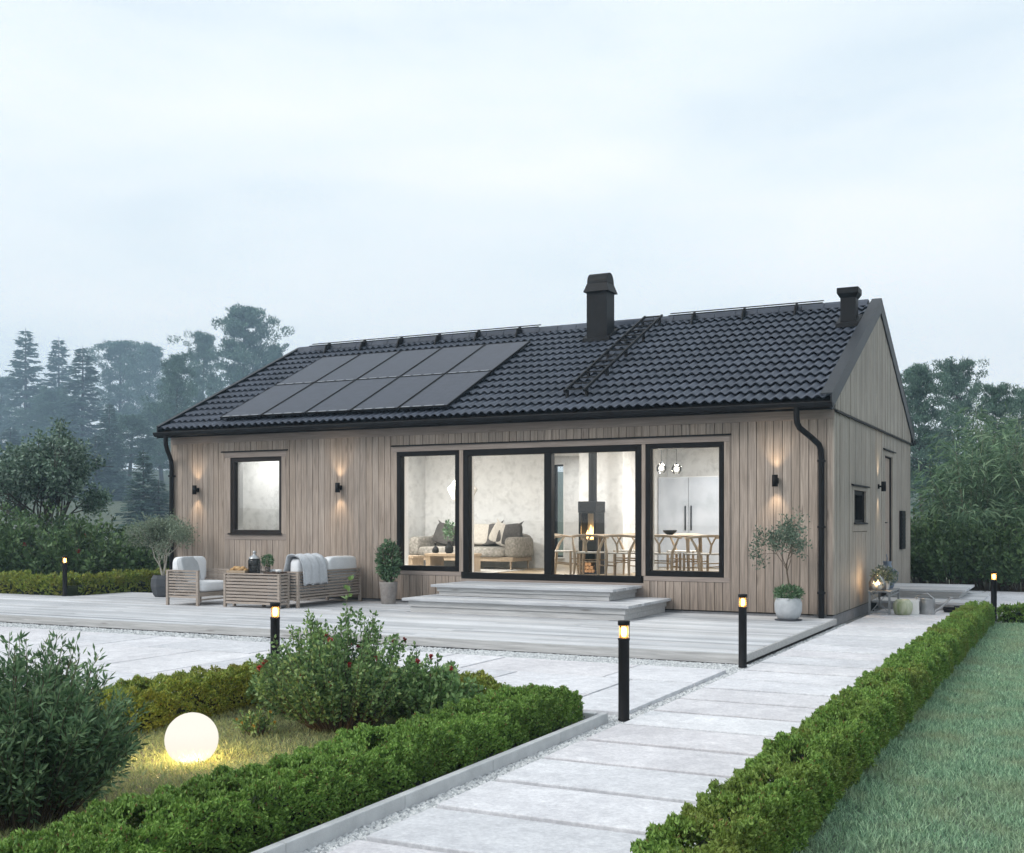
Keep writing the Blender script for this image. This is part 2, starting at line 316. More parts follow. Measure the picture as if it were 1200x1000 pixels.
def roof_mat():
    m, nt, out = new_mat('slate_grey_tiles')
    b = N(nt, 'ShaderNodeBsdfPrincipled')
    tc = N(nt, 'ShaderNodeTexCoord')
    mp = N(nt, 'ShaderNodeMapping'); mp.inputs['Scale'].default_value = (1 / 0.3, 1 / 0.312, 0)
    nt.links.new(tc.outputs['Object'], mp.inputs['Vector'])
    fl = N(nt, 'ShaderNodeVectorMath', operation='FLOOR'); nt.links.new(mp.outputs[0], fl.inputs[0])
    wn = N(nt, 'ShaderNodeTexWhiteNoise'); nt.links.new(fl.outputs[0], wn.inputs['Vector'])
    r = ramp(nt, [(0.048, 0.058, 0.079), (0.058, 0.069, 0.093), (0.068, 0.080, 0.107)]); nt.links.new(wn.outputs['Value'], r.inputs['Fac'])
    nz = N(nt, 'ShaderNodeTexNoise'); nz.inputs['Scale'].default_value = 1.1; nz.inputs['Detail'].default_value = 7
    nt.links.new(tc.outputs['Object'], nz.inputs['Vector'])
    r2 = ramp(nt, [(0.9,) * 3, (1.1,) * 3], (0.35, 0.65)); nt.links.new(nz.outputs['Fac'], r2.inputs['Fac'])
    mu = N(nt, 'ShaderNodeMixRGB', blend_type='MULTIPLY'); mu.inputs['Fac'].default_value = 1
    nt.links.new(r.outputs['Color'], mu.inputs['Color1']); nt.links.new(r2.outputs['Color'], mu.inputs['Color2'])
    nt.links.new(mu.outputs['Color'], b.inputs['Base Color'])
    b.inputs['Roughness'].default_value = 0.55; b.inputs['Specular IOR Level'].default_value = 0.28
    n2 = N(nt, 'ShaderNodeTexNoise'); n2.inputs['Scale'].default_value = 120
    nt.links.new(tc.outputs['Object'], n2.inputs['Vector'])
    bp = N(nt, 'ShaderNodeBump'); bp.inputs['Strength'].default_value = 0.15; bp.inputs['Distance'].default_value = 0.004
    nt.links.new(n2.outputs['Fac'], bp.inputs['Height']); nt.links.new(bp.outputs[0], b.inputs['Normal'])
    nt.links.new(b.outputs[0], out.inputs['Surface'])
    return m


def solar_mat():
    """half-cut cells: dark blue-grey cells, thin dark grid, pale busbar dashes near the lower edge (object space: x across, y up the slope)"""
    m, nt, out = new_mat('solar_cells')
    b = N(nt, 'ShaderNodeBsdfPrincipled')
    tc = N(nt, 'ShaderNodeTexCoord')
    br = N(nt, 'ShaderNodeTexBrick'); br.offset = 0.0
    br.inputs['Color1'].default_value = (0.026, 0.032, 0.050, 1); br.inputs['Color2'].default_value = (0.036, 0.043, 0.066, 1)
    br.inputs['Mortar'].default_value = (0.012, 0.013, 0.016, 1)
    br.inputs['Scale'].default_value = 1.0; br.inputs['Brick Width'].default_value = 0.157; br.inputs['Row Height'].default_value = 0.083
    br.inputs['Mortar Size'].default_value = 0.003
    nt.links.new(tc.outputs['Object'], br.inputs['Vector'])
    nt.links.new(br.outputs['Color'], b.inputs['Base Color'])
    b.inputs['Roughness'].default_value = 0.32; b.inputs['Specular IOR Level'].default_value = 0.13
    nt.links.new(b.outputs[0], out.inputs['Surface'])
    return m


M['ridge'] = surf('dark_flashing', (0.016, 0.019, 0.024), (0.024, 0.028, 0.034), 3, 0.5, 0.05, spec=0.3)
M['roof'] = roof_mat(); M['cells'] = solar_mat()
M['busbar'] = surf('busbar_strip', (0.30, 0.32, 0.35), (0.40, 0.42, 0.45), 9, 0.5, 0)


# ------------------------------------------------------------------ mesh builder
class MB:
    def __init__(s):
        s.v = []; s.f = []; s.m = []; s.sm = []

    def add(s, vs, fs, m=0, smooth=False):
        o = len(s.v); s.v += [tuple(p) for p in vs]
        for f in fs:
            s.f.append([i + o for i in f]); s.m.append(m); s.sm.append(smooth)
        return s

    def box(s, x0, x1, y0, y1, z0, z1, m=0):
        return s.add([(x0, y0, z0), (x1, y0, z0), (x1, y1, z0), (x0, y1, z0), (x0, y0, z1), (x1, y0, z1), (x1, y1, z1), (x0, y1, z1)],
                     [(0, 3, 2, 1), (4, 5, 6, 7), (0, 1, 5, 4), (1, 2, 6, 5), (2, 3, 7, 6), (3, 0, 4, 7)], m)

    def obox(s, c, ax, ay, az, m=0):
        c, ax, ay, az = Vector(c), Vector(ax), Vector(ay), Vector(az)
        vs = [c + ax * i + ay * j + az * k for k in (-1, 1) for (i, j) in ((-1, -1), (1, -1), (1, 1), (-1, 1))]
        return s.add(vs, [(0, 3, 2, 1), (4, 5, 6, 7), (0, 1, 5, 4), (1, 2, 6, 5), (2, 3, 7, 6), (3, 0, 4, 7)], m)

    def bar(s, p0, p1, w, h, m=0, up=(0, 0, 1)):
        p0, p1 = Vector(p0), Vector(p1); d = p1 - p0; L = d.length; d.normalize()
        sd = d.cross(Vector(up))
        if sd.length < 1e-4: sd = d.cross(Vector((0, 1, 0)))
        sd.normalize(); u = sd.cross(d)
        return s.obox((p0 + p1) / 2, d * L / 2, sd * w / 2, u * h / 2, m)

    def tube(s, pts, rad, n=10, m=0, caps=True):
        pts = [Vector(p) for p in pts]; k = len(pts)
        if not hasattr(rad, '__len__'): rad = [rad] * k
        vs = []; ref = None
        for i, p in enumerate(pts):
            d = (pts[min(i + 1, k - 1)] - pts[max(i - 1, 0)])
            d = d.normalized() if d.length > 1e-9 else Vector((0, 0, 1))
            if ref is None:
                ref = d.orthogonal().normalized()
            ref = (ref - d * ref.dot(d))
            ref = ref.normalized() if ref.length > 1e-6 else d.orthogonal().normalized()
            b = d.cross(ref)
            for j in range(n):
                a = 2 * PI * j / n
                vs.append(p + (ref * math.cos(a) + b * math.sin(a)) * rad[i])
        fs = [(i * n + j, i * n + (j + 1) % n, (i + 1) * n + (j + 1) % n, (i + 1) * n + j) for i in range(k - 1) for j in range(n)]
        s.add(vs, fs, m, True)
        if caps:
            s.add([vs[j] for j in range(n)], [tuple(reversed(range(n)))], m)
            s.add([vs[(k - 1) * n + j] for j in range(n)], [tuple(range(n))], m)
        return s

    def lathe(s, prof, c=(0, 0, 0), n=24, m=0, sx=1, sy=1, smooth=True, caps=True):
        vs = []
        for r, z in prof:
            for j in range(n):
                a = 2 * PI * j / n
                vs.append((c[0] + r * math.cos(a) * sx, c[1] + r * math.sin(a) * sy, c[2] + z))
        k = len(prof)
        fs = [(i * n + j, i * n + (j + 1) % n, (i + 1) * n + (j + 1) % n, (i + 1) * n + j) for i in range(k - 1) for j in range(n)]
        s.add(vs, fs, m, smooth)
        if caps and prof[0][0] > 1e-5: s.add(vs[:n], [tuple(reversed(range(n)))], m)
        if caps and prof[-1][0] > 1e-5: s.add(vs[(k - 1) * n:], [tuple(range(n))], m)
        return s

    def ball(s, c, rx, ry=None, rz=None, n=16, m=0, jit=0, rng=random):
        ry = ry or rx; rz = rz or rx; vs = [(c[0], c[1], c[2] - rz)]; k = n // 2
        for i in range(1, k):
            t = PI * i / k
            for j in range(n):
                a = 2 * PI * j / n; q = 1 + rng.uniform(-jit, jit)
                vs.append((c[0] + rx * math.sin(t) * math.cos(a) * q, c[1] + ry * math.sin(t) * math.sin(a) * q, c[2] - rz * math.cos(t) * q))
        vs.append((c[0], c[1], c[2] + rz)); e = len(vs) - 1
        fs = [(0, 1 + (j + 1) % n, 1 + j) for j in range(n)]
        fs += [(1 + i * n + j, 1 + i * n + (j + 1) % n, 1 + (i + 1) * n + (j + 1) % n, 1 + (i + 1) * n + j) for i in range(k - 2) for j in range(n)]
        fs += [(1 + (k - 2) * n + j, 1 + (k - 2) * n + (j + 1) % n, e) for j in range(n)]
        return s.add(vs, fs, m, True)

    def prism(s, poly, axis, a0, a1, m=0):
        """poly: 2-D outline (counter-clockwise); axis 'x': (y,z) swept in x; 'y': (x,z); 'z': (x,y)"""
        def P(p, a):
            return {'x': (a, p[0], p[1]), 'y': (p[0], a, p[1]), 'z': (p[0], p[1], a)}[axis]
        n = len(poly)
        vs = [P(p, a0) for p in poly] + [P(p, a1) for p in poly]
        fs = [tuple(reversed(range(n))), tuple(range(n, 2 * n))] + [(i, (i + 1) % n, n + (i + 1) % n, n + i) for i in range(n)]
        return s.add(vs, fs, m)

    def build(s, name, mats, parent=None, loc=None, rotz=0, bev=0, subsurf=0, recalc=True):
        me = bpy.data.meshes.new(name)
        me.from_pydata(s.v, [], s.f)
        if not isinstance(mats, (list, tuple)): mats = [mats]
        for q in mats: me.materials.append(q)
        me.polygons.foreach_set('material_index', s.m)
        me.polygons.foreach_set('use_smooth', s.sm)
        if recalc:
            bm = bmesh.new(); bm.from_mesh(me)
            bmesh.ops.recalc_face_normals(bm, faces=bm.faces)
            bm.to_mesh(me); bm.free()
        me.update()
        o = bpy.data.objects.new(name, me); COL.objects.link(o)
        if parent: o.parent = parent
        if loc: o.location = loc
        o.rotation_euler.z = rotz
        if bev:
            b = o.modifiers.new('bevel', 'BEVEL'); b.width = bev; b.segments = 2; b.limit_method = 'ANGLE'; b.angle_limit = R(40)
        if subsurf:
            q = o.modifiers.new('subsurf', 'SUBSURF'); q.levels = subsurf; q.render_levels = subsurf
        return o


def npmesh(name, V, F, mats, parent=None, mi=None, loc=None, smooth=False):
    """numpy mesh; F is (n,k) of one polygon size or a list of such"""
    Fs = F if isinstance(F, list) else [F]
    me = bpy.data.meshes.new(name)
    V = np.ascontiguousarray(V, dtype=np.float32)
    me.vertices.add(len(V)); me.vertices.foreach_set('co', V.ravel())
    loops = np.concatenate([f.ravel() for f in Fs]).astype(np.int32)
    tot = np.concatenate([np.full(len(f), f.shape[1]) for f in Fs])
    start = np.concatenate([[0], np.cumsum(tot)[:-1]]).astype(np.int32)
    me.loops.add(len(loops)); me.loops.foreach_set('vertex_index', loops)
    me.polygons.add(len(tot)); me.polygons.foreach_set('loop_start', start)
    if not isinstance(mats, (list, tuple)): mats = [mats]
    for q in mats: me.materials.append(q)
    if mi is not None: me.polygons.foreach_set('material_index', np.asarray(mi, dtype=np.int32))
    me.polygons.foreach_set('use_smooth', np.full(len(tot), smooth, dtype=bool))
    me.update(calc_edges=True)
    o = bpy.data.objects.new(name, me); COL.objects.link(o)
    if parent: o.parent = parent
    if loc: o.location = loc
    return o


def unit(a):
    return a / np.maximum(np.linalg.norm(a, axis=-1, keepdims=True), 1e-9)


def leaf_geo(P, D, L, W, rng, fold=0.15, up=None, droop=0.0):
    """one four-cornered leaf per row: base P, direction D, length L, half width W"""
    n = len(P); D = unit(D)
    r = rng.normal(size=(n, 3)) if up is None else up + rng.normal(size=(n, 3)) * 0.35
    S = unit(np.cross(D, r)); Nn = np.cross(S, D)
    L = np.broadcast_to(np.asarray(L, float), (n,))[:, None]; W = np.broadcast_to(np.asarray(W, float), (n,))[:, None]
    tip = P + D * L; tip[:, 2] -= (droop * L[:, 0])
    mid = P + D * L * 0.45
    V = np.stack([P, mid + S * W + Nn * W * fold, tip, mid - S * W + Nn * W * fold], 1).reshape(-1, 3)
    F = np.arange(4 * n).reshape(n, 4)
    return V, F


def merge(parts):
    Vs, Fs, o = [], [], 0
    for V, F in parts:
        Vs.append(V); Fs.append(F + o); o += len(V)
    return np.concatenate(Vs), np.concatenate(Fs)


def setp(o, label=None, cat=None, group=None, kind=None):
    if label: o['label'] = label
    if cat: o['category'] = cat
    if group: o['group'] = group
    if kind: o['kind'] = kind
    return o


def thing(name, label, cat, loc=(0, 0, 0), rotz=0, group=None):
    o = bpy.data.objects.new(name, None); COL.objects.link(o)
    o.location = loc; o.rotation_euler.z = rotz; o.empty_display_size = 0.1
    return setp(o, label, cat, group)


KIDS = {}


def copy_tree(o, parent=None):
    c = o.copy(); COL.objects.link(c)
    if parent: c.parent = parent
    for ch in list(o.children):
        copy_tree(ch, c)
    return c


def dup(root, loc, rotz=0, label=None, scale=None):
    c = copy_tree(root); c.location = loc; c.rotation_euler.z = rotz
    if label: c['label'] = label
    if scale: c.scale = scale if hasattr(scale, '__len__') else (scale,) * 3
    return c


def light(name, typ, loc, energy, color=(1, 1, 1), parent=None, rot=None, **kw):
    l = bpy.data.lights.new(name, typ); l.energy = energy; l.color = color
    for k, v in kw.items(): setattr(l, k, v)
    o = bpy.data.objects.new(name, l); COL.objects.link(o); o.location = loc
    if rot: o.rotation_euler = rot
    if parent: o.parent = parent
    return o
# ================================================================== SETTING
def struct(name, mb, mats, kind='structure', label=None, cat=None, **kw):
    o = mb.build(name, mats, **kw); return setp(o, label, cat, kind=kind)


# ground: one sheet with a gentle far roll, large enough to reach the horizon
rng = np.random.default_rng(3)
gx = np.concatenate([np.linspace(-330, -30, 24), np.linspace(-26, 14, 11), np.linspace(30, 330, 22)]); gy = np.concatenate([np.linspace(-120, -24, 8), np.linspace(-20, 14, 9), np.linspace(30, 420, 30)])
XX, YY = np.meshgrid(gx, gy); ZZ = np.full_like(XX, -0.03)
far = np.clip((np.hypot(XX + 5, YY + 3) - 45) / 120, 0, 1); ZZ += far * (np.sin(XX * 0.021 + 1) * np.cos(YY * 0.017) * 0.5)
rr_ = np.hypot(XX - CAM[0], YY - CAM[1]); ZZ += 16 * np.clip((rr_ - 85) / 240, 0, 1) ** 1.2 - .3 * far
nx_, ny_ = len(gx), len(gy)
idx = np.arange(nx_ * ny_).reshape(ny_, nx_)
F = np.stack([idx[:-1, :-1], idx[:-1, 1:], idx[1:, 1:], idx[1:, :-1]], -1).reshape(-1, 4)
setp(npmesh('ground', np.stack([XX, YY, ZZ], -1).reshape(-1, 3), F, M['earth'], smooth=True), 'mossy green meadow ground reaching back under the misty trees', 'ground', kind='structure')

# gravel bed under the paving
mb = MB(); mb.box(-24, 1.98, -15.5, -4.86, -0.06, -0.026); mb.box(0.02, 9, -4.86, 9.0, -0.06, -0.022)
struct('gravel_bed', mb, M['gravelb'])
# lawn bases
mb = MB(); mb.box(2.0, 10, -15.5, 1.42, -0.06, -0.008); struct('lawn', mb, M['lawnb'])
mb = MB(); mb.box(-2.85, -0.42, -15.2, -9.05, -0.05, 0.004); struct('planter_turf', mb, M['drybase'])
mb = MB(); mb.box(-26, -13.7, -1.2, 14, -0.06, -0.006); struct('back_lawn', mb, M['lawnb'])

# stepping slabs of the garden path
mb = MB(); rs = random.Random(5)
y = -15.6
while y < 3.2:
    xl = 0.21 + rs.uniform(-.008, .008)
    mb.box(xl, 1.98, y + 0.022, y + 0.617, -0.05, 0.031 + rs.uniform(-.002, .002))
    y += 0.665
struct('garden_path', mb, M['paver'], bev=0.006)
# large slabs left of the path
mb = MB()
rows = [(-6.62, -5.62), (-8.42, -6.65), (-9.45, -8.45), (-10.9, -9.48), (-12.4, -10.93)]
for i, (ya, yb) in enumerate(rows):
    xs = [0.035]
    lim = -17
    st = 0.035 if i < 2 else -3.22
    xs = [st]; q = 0
    while xs[-1] > lim:
        w = [0.92, 1.55, 0.62, 1.2, 0.9, 1.5, 0.75][(q + i * 2) % 7]; xs.append(xs[-1] - w); q += 1
    for a, b in zip(xs, xs[1:]):
        if i % 2 == 1 and (q + int(a * 10)) % 3 == 0:
            ym = ya + (yb - ya) * 0.42
            mb.box(b + .026, a - .0, ya, ym - .012, -0.05, 0.016); mb.box(b + .026, a, ym + .012, yb, -0.05, 0.018)
        else:
            mb.box(b + .026, a, ya, yb, -0.05, 0.017 + rs.uniform(-.002, .002))
struct('terrace_paving', mb, M['paver'], bev=0.005)
mb = MB()
for i, ya in enumerate(np.arange(3.2, 8.6, 1.02)):
    for j, xa in enumerate(np.arange(0.05, 8.5, 1.32)):
        mb.box(xa + .01, xa + 1.31, ya + .01, ya + 1.01, -.05, .018)
struct('side_paving', mb, M['paver'], bev=0.005)
# kerb of the planting bed
mb = MB(); y = -15.6
while y < -8.75:
    mb.box(-0.026, 0.024, y + .003, min(y + 1.0, -8.74), -0.06, 0.060); y += 1.0
x = -0.05
while x > -3.2:
    mb.box(max(x - 1, -3.25), x - .004, -8.81, -8.745, -0.06, 0.06); x -= 1.0
y = -8.82
while y > -15:
    mb.box(-3.25, -3.18, y - .996, y, -0.06, 0.05); y -= 1.0
struct('kerb', mb, M['kerb'], bev=0.006)


# pebbles
def pebbles(name, boxes, label, size=(0.009, 0.021), seed=1):
    g = np.random.default_rng(seed); Vs, Fs = [], []
    P = []
    for (x0, x1, y0, y1, n) in boxes:
        P.append(np.stack([g.uniform(x0, x1, n), g.uniform(y0, y1, n), np.full(n, -0.018)], -1))
    P = np.concatenate(P); n = len(P)
    s = g.uniform(size[0], size[1], (n, 1)) * g.uniform(0.7, 1.3, (n, 3)); s[:, 2] *= 0.65
    base = np.array([(1, 0, 0), (0.35, 0.9, .1), (-.8, .6, -.1), (-.85, -.55, .1), (.3, -.95, -.05), (0.1, 0.1, 1), (0, 0, -1)], float)
    a = g.uniform(0, 6.28, n); ca, sa = np.cos(a), np.sin(a)
    B = base[None] * s[:, None, :]
    V = np.stack([B[..., 0] * ca[:, None] - B[..., 1] * sa[:, None], B[..., 0] * sa[:, None] + B[..., 1] * ca[:, None], B[..., 2]], -1) + P[:, None, :]
    f = np.array([(0, 1, 5), (1, 2, 5), (2, 3, 5), (3, 4, 5), (4, 0, 5)])
    F = (np.arange(n)[:, None, None] * 7 + f[None]).reshape(-1, 3)
    o = npmesh(name, V.reshape(-1, 3), F, M['pebble'], smooth=False)
    return setp(o, label, 'gravel', kind='stuff')


def pebble_mat():
    m, nt, out = new_mat('granite_pebbles')
    b = N(nt, 'ShaderNodeBsdfPrincipled'); g = N(nt, 'ShaderNodeNewGeometry')
    r = ramp(nt, [(0.22, 0.235, 0.25), (0.42, 0.44, 0.45), (0.55, 0.565, 0.575), (0.70, 0.71, 0.71)]); nt.links.new(g.outputs['Random Per Island'], r.inputs['Fac'])
    nt.links.new(r.outputs['Color'], b.inputs['Base Color']); b.inputs['Roughness'].default_value = 0.8
    nt.links.new(b.outputs[0], out.inputs['Surface']); return m


M['pebble'] = pebble_mat()
pebbles('gravel', [(0.03, 0.215, -14.5, -8.4, 9000), (0.0, 0.21, -8.75, -8.35, 700), (-0.2, 0.03, -8.73, -8.44, 500), (0.04, 0.21, -8.4, -4.9, 2200), (0.06, 0.21, -4.9, 0.5, 2600), (-3.1, 0.2, -5.62, -4.94, 14000), (-16, -3.1, -5.62, -4.94, 16000)],
        'pale grey gravel in the strips beside slabs, kerb and deck')

# deck
mb = MB(); rs = random.Random(11); y = -0.012; k = 0
while y > -4.88:
    y1 = max(y - 0.119, -4.895)
    xl = -24 if y1 < -1.5 else -13.62
    x = 0.03
    first = rs.uniform(1.5, 4.5)
    while x > xl:
        x2 = max(x - (first if x == 0.03 else rs.uniform(3.4, 4.8)), xl)
        mb.box(x2 + 0.0015, x - 0.0015, y1, y, 0.068, 0.10 + rs.uniform(-0.0012, 0.0012)); x = x2
    y = y1 - 0.012
deck = struct('deck', mb, M['deck'], bev=0.006)
mb = MB(); mb.box(-24, 0.0, -4.897, -4.922, -0.005, 0.097); mb.box(0.033, 0.055, -4.922, -0.02, 0.018, 0.097)
for x in np.arange(-24, 0, 3.9): pass
setp(mb.build('fascia_board', M['decky'], parent=deck), None)
mb = MB(); mb.box(-24, 0.01, -4.85, -1.5, -0.05, 0.066); mb.box(-13.6, 0.01, -1.5, -0.0, -0.05, 0.066)
mb.build('dark_underside', M['sheath'], parent=deck)  # solid black box, painted shade for the gap under the planks

# ================================================================== HOUSE
L_, W_ = 12.50, 8.0
RZ, RS = 5.30, 0.478


def zt(y):
    return RZ - RS * abs(4 - y)


house = thing('timber_house', 'single storey timber house with dark tiled roof and large lit windows', 'house')
mb = MB(); mb.box(-L_ + .005, -.005, 0.006, W_ - .006, -0.1, 0.15); mb.build('foundation', M['found'], house)


def spans(cuts, lo, hi):
    c = sorted(set([lo, hi] + [q for q in cuts if lo < q < hi])); return list(zip(c, c[1:]))


def make_wall(length, holes, casings, rot, loc, mat, label=None, zlo=0.15, ztop=2.97, x0=0.0, gable=False, seed=1, fr=True):
    """wall in its own frame: x along, outside towards -y"""
    rs = random.Random(seed)
    mb = MB()
    for (ya, yb, mi) in ((0.0, 0.09, 0), (0.09, 0.28, 1)):
        for a, b in spans([h[0] for h in holes] + [h[1] for h in holes], x0, x0 + length):
            zc = [h for h in holes if h[0] < (a + b) / 2 < h[1]]
            for za, zb in spans([h[2] for h in zc] + [h[3] for h in zc], zlo - .02, 3.10):
                if any(h[2] < (za + zb) / 2 < h[3] for h in zc): continue
                e = 0.0 if mi == 0 else (0.0)
                mb.box(a, b, ya, yb, za, zb, mi)
    if gable:
        mid = x0 + length / 2
        mb.prism([(x0, 3.10), (x0 + length, 3.10), (x0 + length, zt(0) - .2), (mid, RZ - .2), (x0, zt(0) - .2)], 'y', 0.0, 0.2, 0)
    w = mb.build('wall', [M['sheath'], M['plaster']], house, loc=loc, rotz=rot)
    if label: w['label'] = label
    # boards
    mb = MB(); p = 0.128; x = x0
    while x < x0 + length - 0.01:
        a, b = x + .004, min(x + p - .005, x0 + length); t = 0.022 + rs.choice((0, 0, .003, .006))
        for q0, q1 in spans([c[0] for c in casings] + [c[1] for c in casings], a, b):
            if q1 - q0 < 0.012: continue
            cc = [c for c in casings if c[0] < (q0 + q1) / 2 < c[1]]
            for za, zb in spans([c[2] for c in cc] + [c[3] for c in cc], zlo, ztop):
                if any(c[2] < (za + zb) / 2 < c[3] for c in cc): continue
                mb.box(q0, q1, -t, -0.0005, za + (0 if za == zlo else .003), zb - (0 if zb == ztop else .003))
        if gable:
            def top(s): return RZ - RS * abs(s - (x0 + length / 2)) - .12
            mid = x0 + length / 2
            cs = [(a, b)] if not (a < mid < b) else [(a, mid), (mid, b)]
            for (c, d) in cs:
                mb.prism([(c, 3.115), (d, 3.115), (d, top(d)), (c, top(c))], 'y', -t - .012, -0.0005)
        x += p
    mb.build('siding', mat, w)
    return w


# ---- front wall, x from -12.64 to 0
FH = [(-11.06, -9.87, 1.26, 2.68), (-7.38, -6.15, 0.65, 2.69), (-6.07, -2.91, 0.54, 2.69), (-2.84, -1.60, 0.65, 2.69)]
FC = [(-11.19, -9.76, 1.15, 2.80), (-7.47, -6.11, 0.575, 2.80), (-6.11, -2.875, 0.0, 2.80), (-2.875, -1.51, 0.575, 2.80)]
fw = make_wall(L_, FH, FC, 0, (0, 0, 0), M['siding'], 'long front wall of vertical larch boards', x0=-L_, seed=2)
for q_ in ((-L_ - .02, .024, -0.036, -0.001, 2.972, 3.105), (-7.47, -1.51, -0.030, -0.001, 2.693, 2.785), (-7.47, -6.112, -0.030, -0.001, 0.577, 0.648), (-2.873, -1.51, -0.030, -0.001, 0.577, 0.648), (-6.11, -2.875, -0.028, -0.001, 0.16, 0.535), (-11.19, -9.76, -0.031, -0.001, 2.683, 2.79), (-11.19, -9.76, -0.031, -0.001, 1.15, 1.255)):
    mb = MB(); mb.box(*q_); mb.build('trim_board', M['trim'], fw, bev=.002)
mb = MB()
for a, b, z0, z1 in ((-7.47, -7.383, .65, 2.69), (-6.147, -6.073, .65, 2.69), (-2.907, -2.843, .65, 2.69), (-1.597, -1.51, .65, 2.69), (-11.19, -11.063, 1.257, 2.681), (-9.867, -9.76, 1.257, 2.681)):
    mb = MB(); mb.box(a, b, -0.0305, -0.001, z0, z1); mb.build('casing', M['siding'], fw, bev=.002)
mb = MB()
for a, b in ((-7.49, -1.49), (-11.27, -9.72)):
    mb = MB(); mb.prism([(-0.001, 2.79), (-0.001, 2.815), (-0.055, 2.80), (-0.055, 2.782), (-0.048, 2.782), (-0.048, 2.79)], 'x', a, b); mb.build('drip_cap', M['black'], fw)


def window(x0, x1, z0, z1, name='window', fw_=0.07, mats=None, y0=-0.036, y1=0.10, mull=(), sill=True, wall=None, bottom=None, glassy=0.045, parent=None, rail=None, rot=0, loc=None):
    mb = MB(); g = 0.002
    bt = bottom or fw_
    mb.box(x0 + g, x1 - g, y0, y1, z1 - fw_, z1 - g); mb.box(x0 + g, x1 - g, y0, y1, z0 + g, z0 + bt)
    mb.box(x0 + g, x0 + fw_, y0, y1, z0 + bt, z1 - fw_); mb.box(x1 - fw_, x1 - g, y0, y1, z0 + bt, z1 - fw_)
    xs = [x0 + fw_]
    for m_, w_ in mull:
        mb.box(m_ - w_ / 2, m_ + w_ / 2, y0 + .004, y1, z0 + bt, z1 - fw_); xs += [m_ - w_ / 2, m_ + w_ / 2]
    xs.append(x1 - fw_)
    o = mb.build(name, mats or M['frameb'], parent or house, bev=.004, rotz=rot, loc=loc)
    for i in range(0, len(xs), 2):
        b = MB(); b.box(xs[i], xs[i + 1], glassy, glassy + .012, z0 + bt, z1 - fw_); b.build('pane', M['glass'], o)
    # bright inner lining
    b = MB(); e = .025
    b.box(x0 + g, x0 + g + e, y1 + .002, .30, z0 + e, z1 - e); b.box(x1 - g - e, x1 - g, y1 + .002, .30, z0 + e, z1 - e)
    b.box(x0 + g, x1 - g, y1 + .002, .30, z1 - e, z1 - g); b.box(x0 + g, x1 - g, y1 + .002, .32, z0 + g, z0 + e)
    b.build('lining', M['white'], o)
    return o


w1 = window(-11.06, -9.87, 1.26, 2.68, fw_=0.075, mats=M['brownf'], y0=0.0, y1=0.10, glassy=.06)
w1['label'] = 'deep brown-framed square window'
mb = MB(); mb.prism([(-0.0, 1.262), (0.0, 1.285), (-0.06, 1.27), (-0.06, 1.245), (-.05, 1.245), (-.05, 1.262)], 'x', -11.10, -9.85); mb.build('sill', M['brownf'], w1)
window(-7.38, -6.15, .65, 2.69, fw_=.075, bottom=.085)
window(-6.07, -2.91, .54, 2.69, name='sliding_door', fw_=.10, bottom=.10, mull=[(-4.51, .13)])
window(-2.84, -1.60, .65, 2.69, fw_=.075, bottom=.085)

# ---- right gable: local x = world Y
GH = [(1.54, 2.60, 1.46, 1.98), (4.62, 5.55, 0.42, 2.68)]
GC = [(1.40, 2.74, 1.33, 2.05), (4.50, 5.67, 0.15, 2.78)]
gw = make_wall(W_, GH, GC, PI / 2, (0, 0, 0), M['gsiding'], 'gable end of paler vertical boards', gable=True, seed=4, ztop=3.075)
for q_ in ((1.40, 2.74, -.030, -.001, 1.985, 2.045), (1.40, 2.74, -.030, -.001, 1.335, 1.455), (4.50, 5.67, -.030, -.001, 2.685, 2.775)):
    mb = MB(); mb.box(*q_); mb.build('trim_board', M['gsiding'], gw, bev=.002)
mb = MB()
for a, b, z0, z1 in ((1.40, 1.537, 1.458, 1.982), (2.603, 2.74, 1.458, 1.982), (4.50, 4.617, .15, 2.68), (5.553, 5.67, .15, 2.68)): 
    mb = MB(); mb.box(a, b, -.0305, -.001, z0, z1); mb.build('casing', M['gsiding'], gw, bev=.002)
mb = MB()
for a, b, z in ((-0.03, 8.04, 3.08), (1.30, 2.80, 2.055), (4.42, 5.75, 2.785)):
    mb = MB(); mb.prism([(-0.001, z), (-0.001, z + .028), (-0.065, z + .012), (-0.065, z - .01), (-0.055, z - .01), (-0.055, z)], 'x', a, b); mb.build('drip_cap', M['black'], gw)
window(1.54, 2.60, 1.46, 1.98, fw_=.06, mats=M['frameb'], y0=.02, y1=.12, rot=PI / 2, glassy=.07)
mb = MB(); mb.prism([(.02, 1.462), (.02, 1.485), (-.055, 1.468), (-.055, 1.448), (-.045, 1.448), (-.045, 1.462)], 'x', 1.48, 2.66); mb.build('sill', M['black'], house, rotz=PI / 2)
# side door: plank door with handle
mb = MB()
for i in range(7): mb.box(4.64 + i * .1275, 4.64 + (i + 1) * .1275 - .004, .03, .075, .43, 2.66)
dr = mb.build('side_door', M['siding'], house, rotz=PI / 2)
mb = MB(); mb.box(4.70, 4.73, .0, .03, 1.36, 1.52); mb.bar((4.715, -.03, 1.47), (4.86, -.03, 1.47), .018, .018); mb.bar((4.715, .0, 1.47), (4.715, -.03, 1.47), .018, .018); mb.build('handle', M['black'], dr)
# other walls
make_wall(W_, [], [], -PI / 2, (-L_, 0, 0), M['gsiding'], x0=-W_, gable=True, seed=5, ztop=3.075)
BH = [(7.66, 8.04, .62, 2.86), (3.0, 4.2, 1.4, 2.6)]
make_wall(L_, BH, [(a - .08, b + .08, c - .08, d + .08) for a, b, c, d in BH], PI, (0, W_, 0), M['siding'], seed=6)
for a, b, c, d in BH: window(a, b, c, d, fw_=.06, rot=PI, loc=(0, W_, 0))
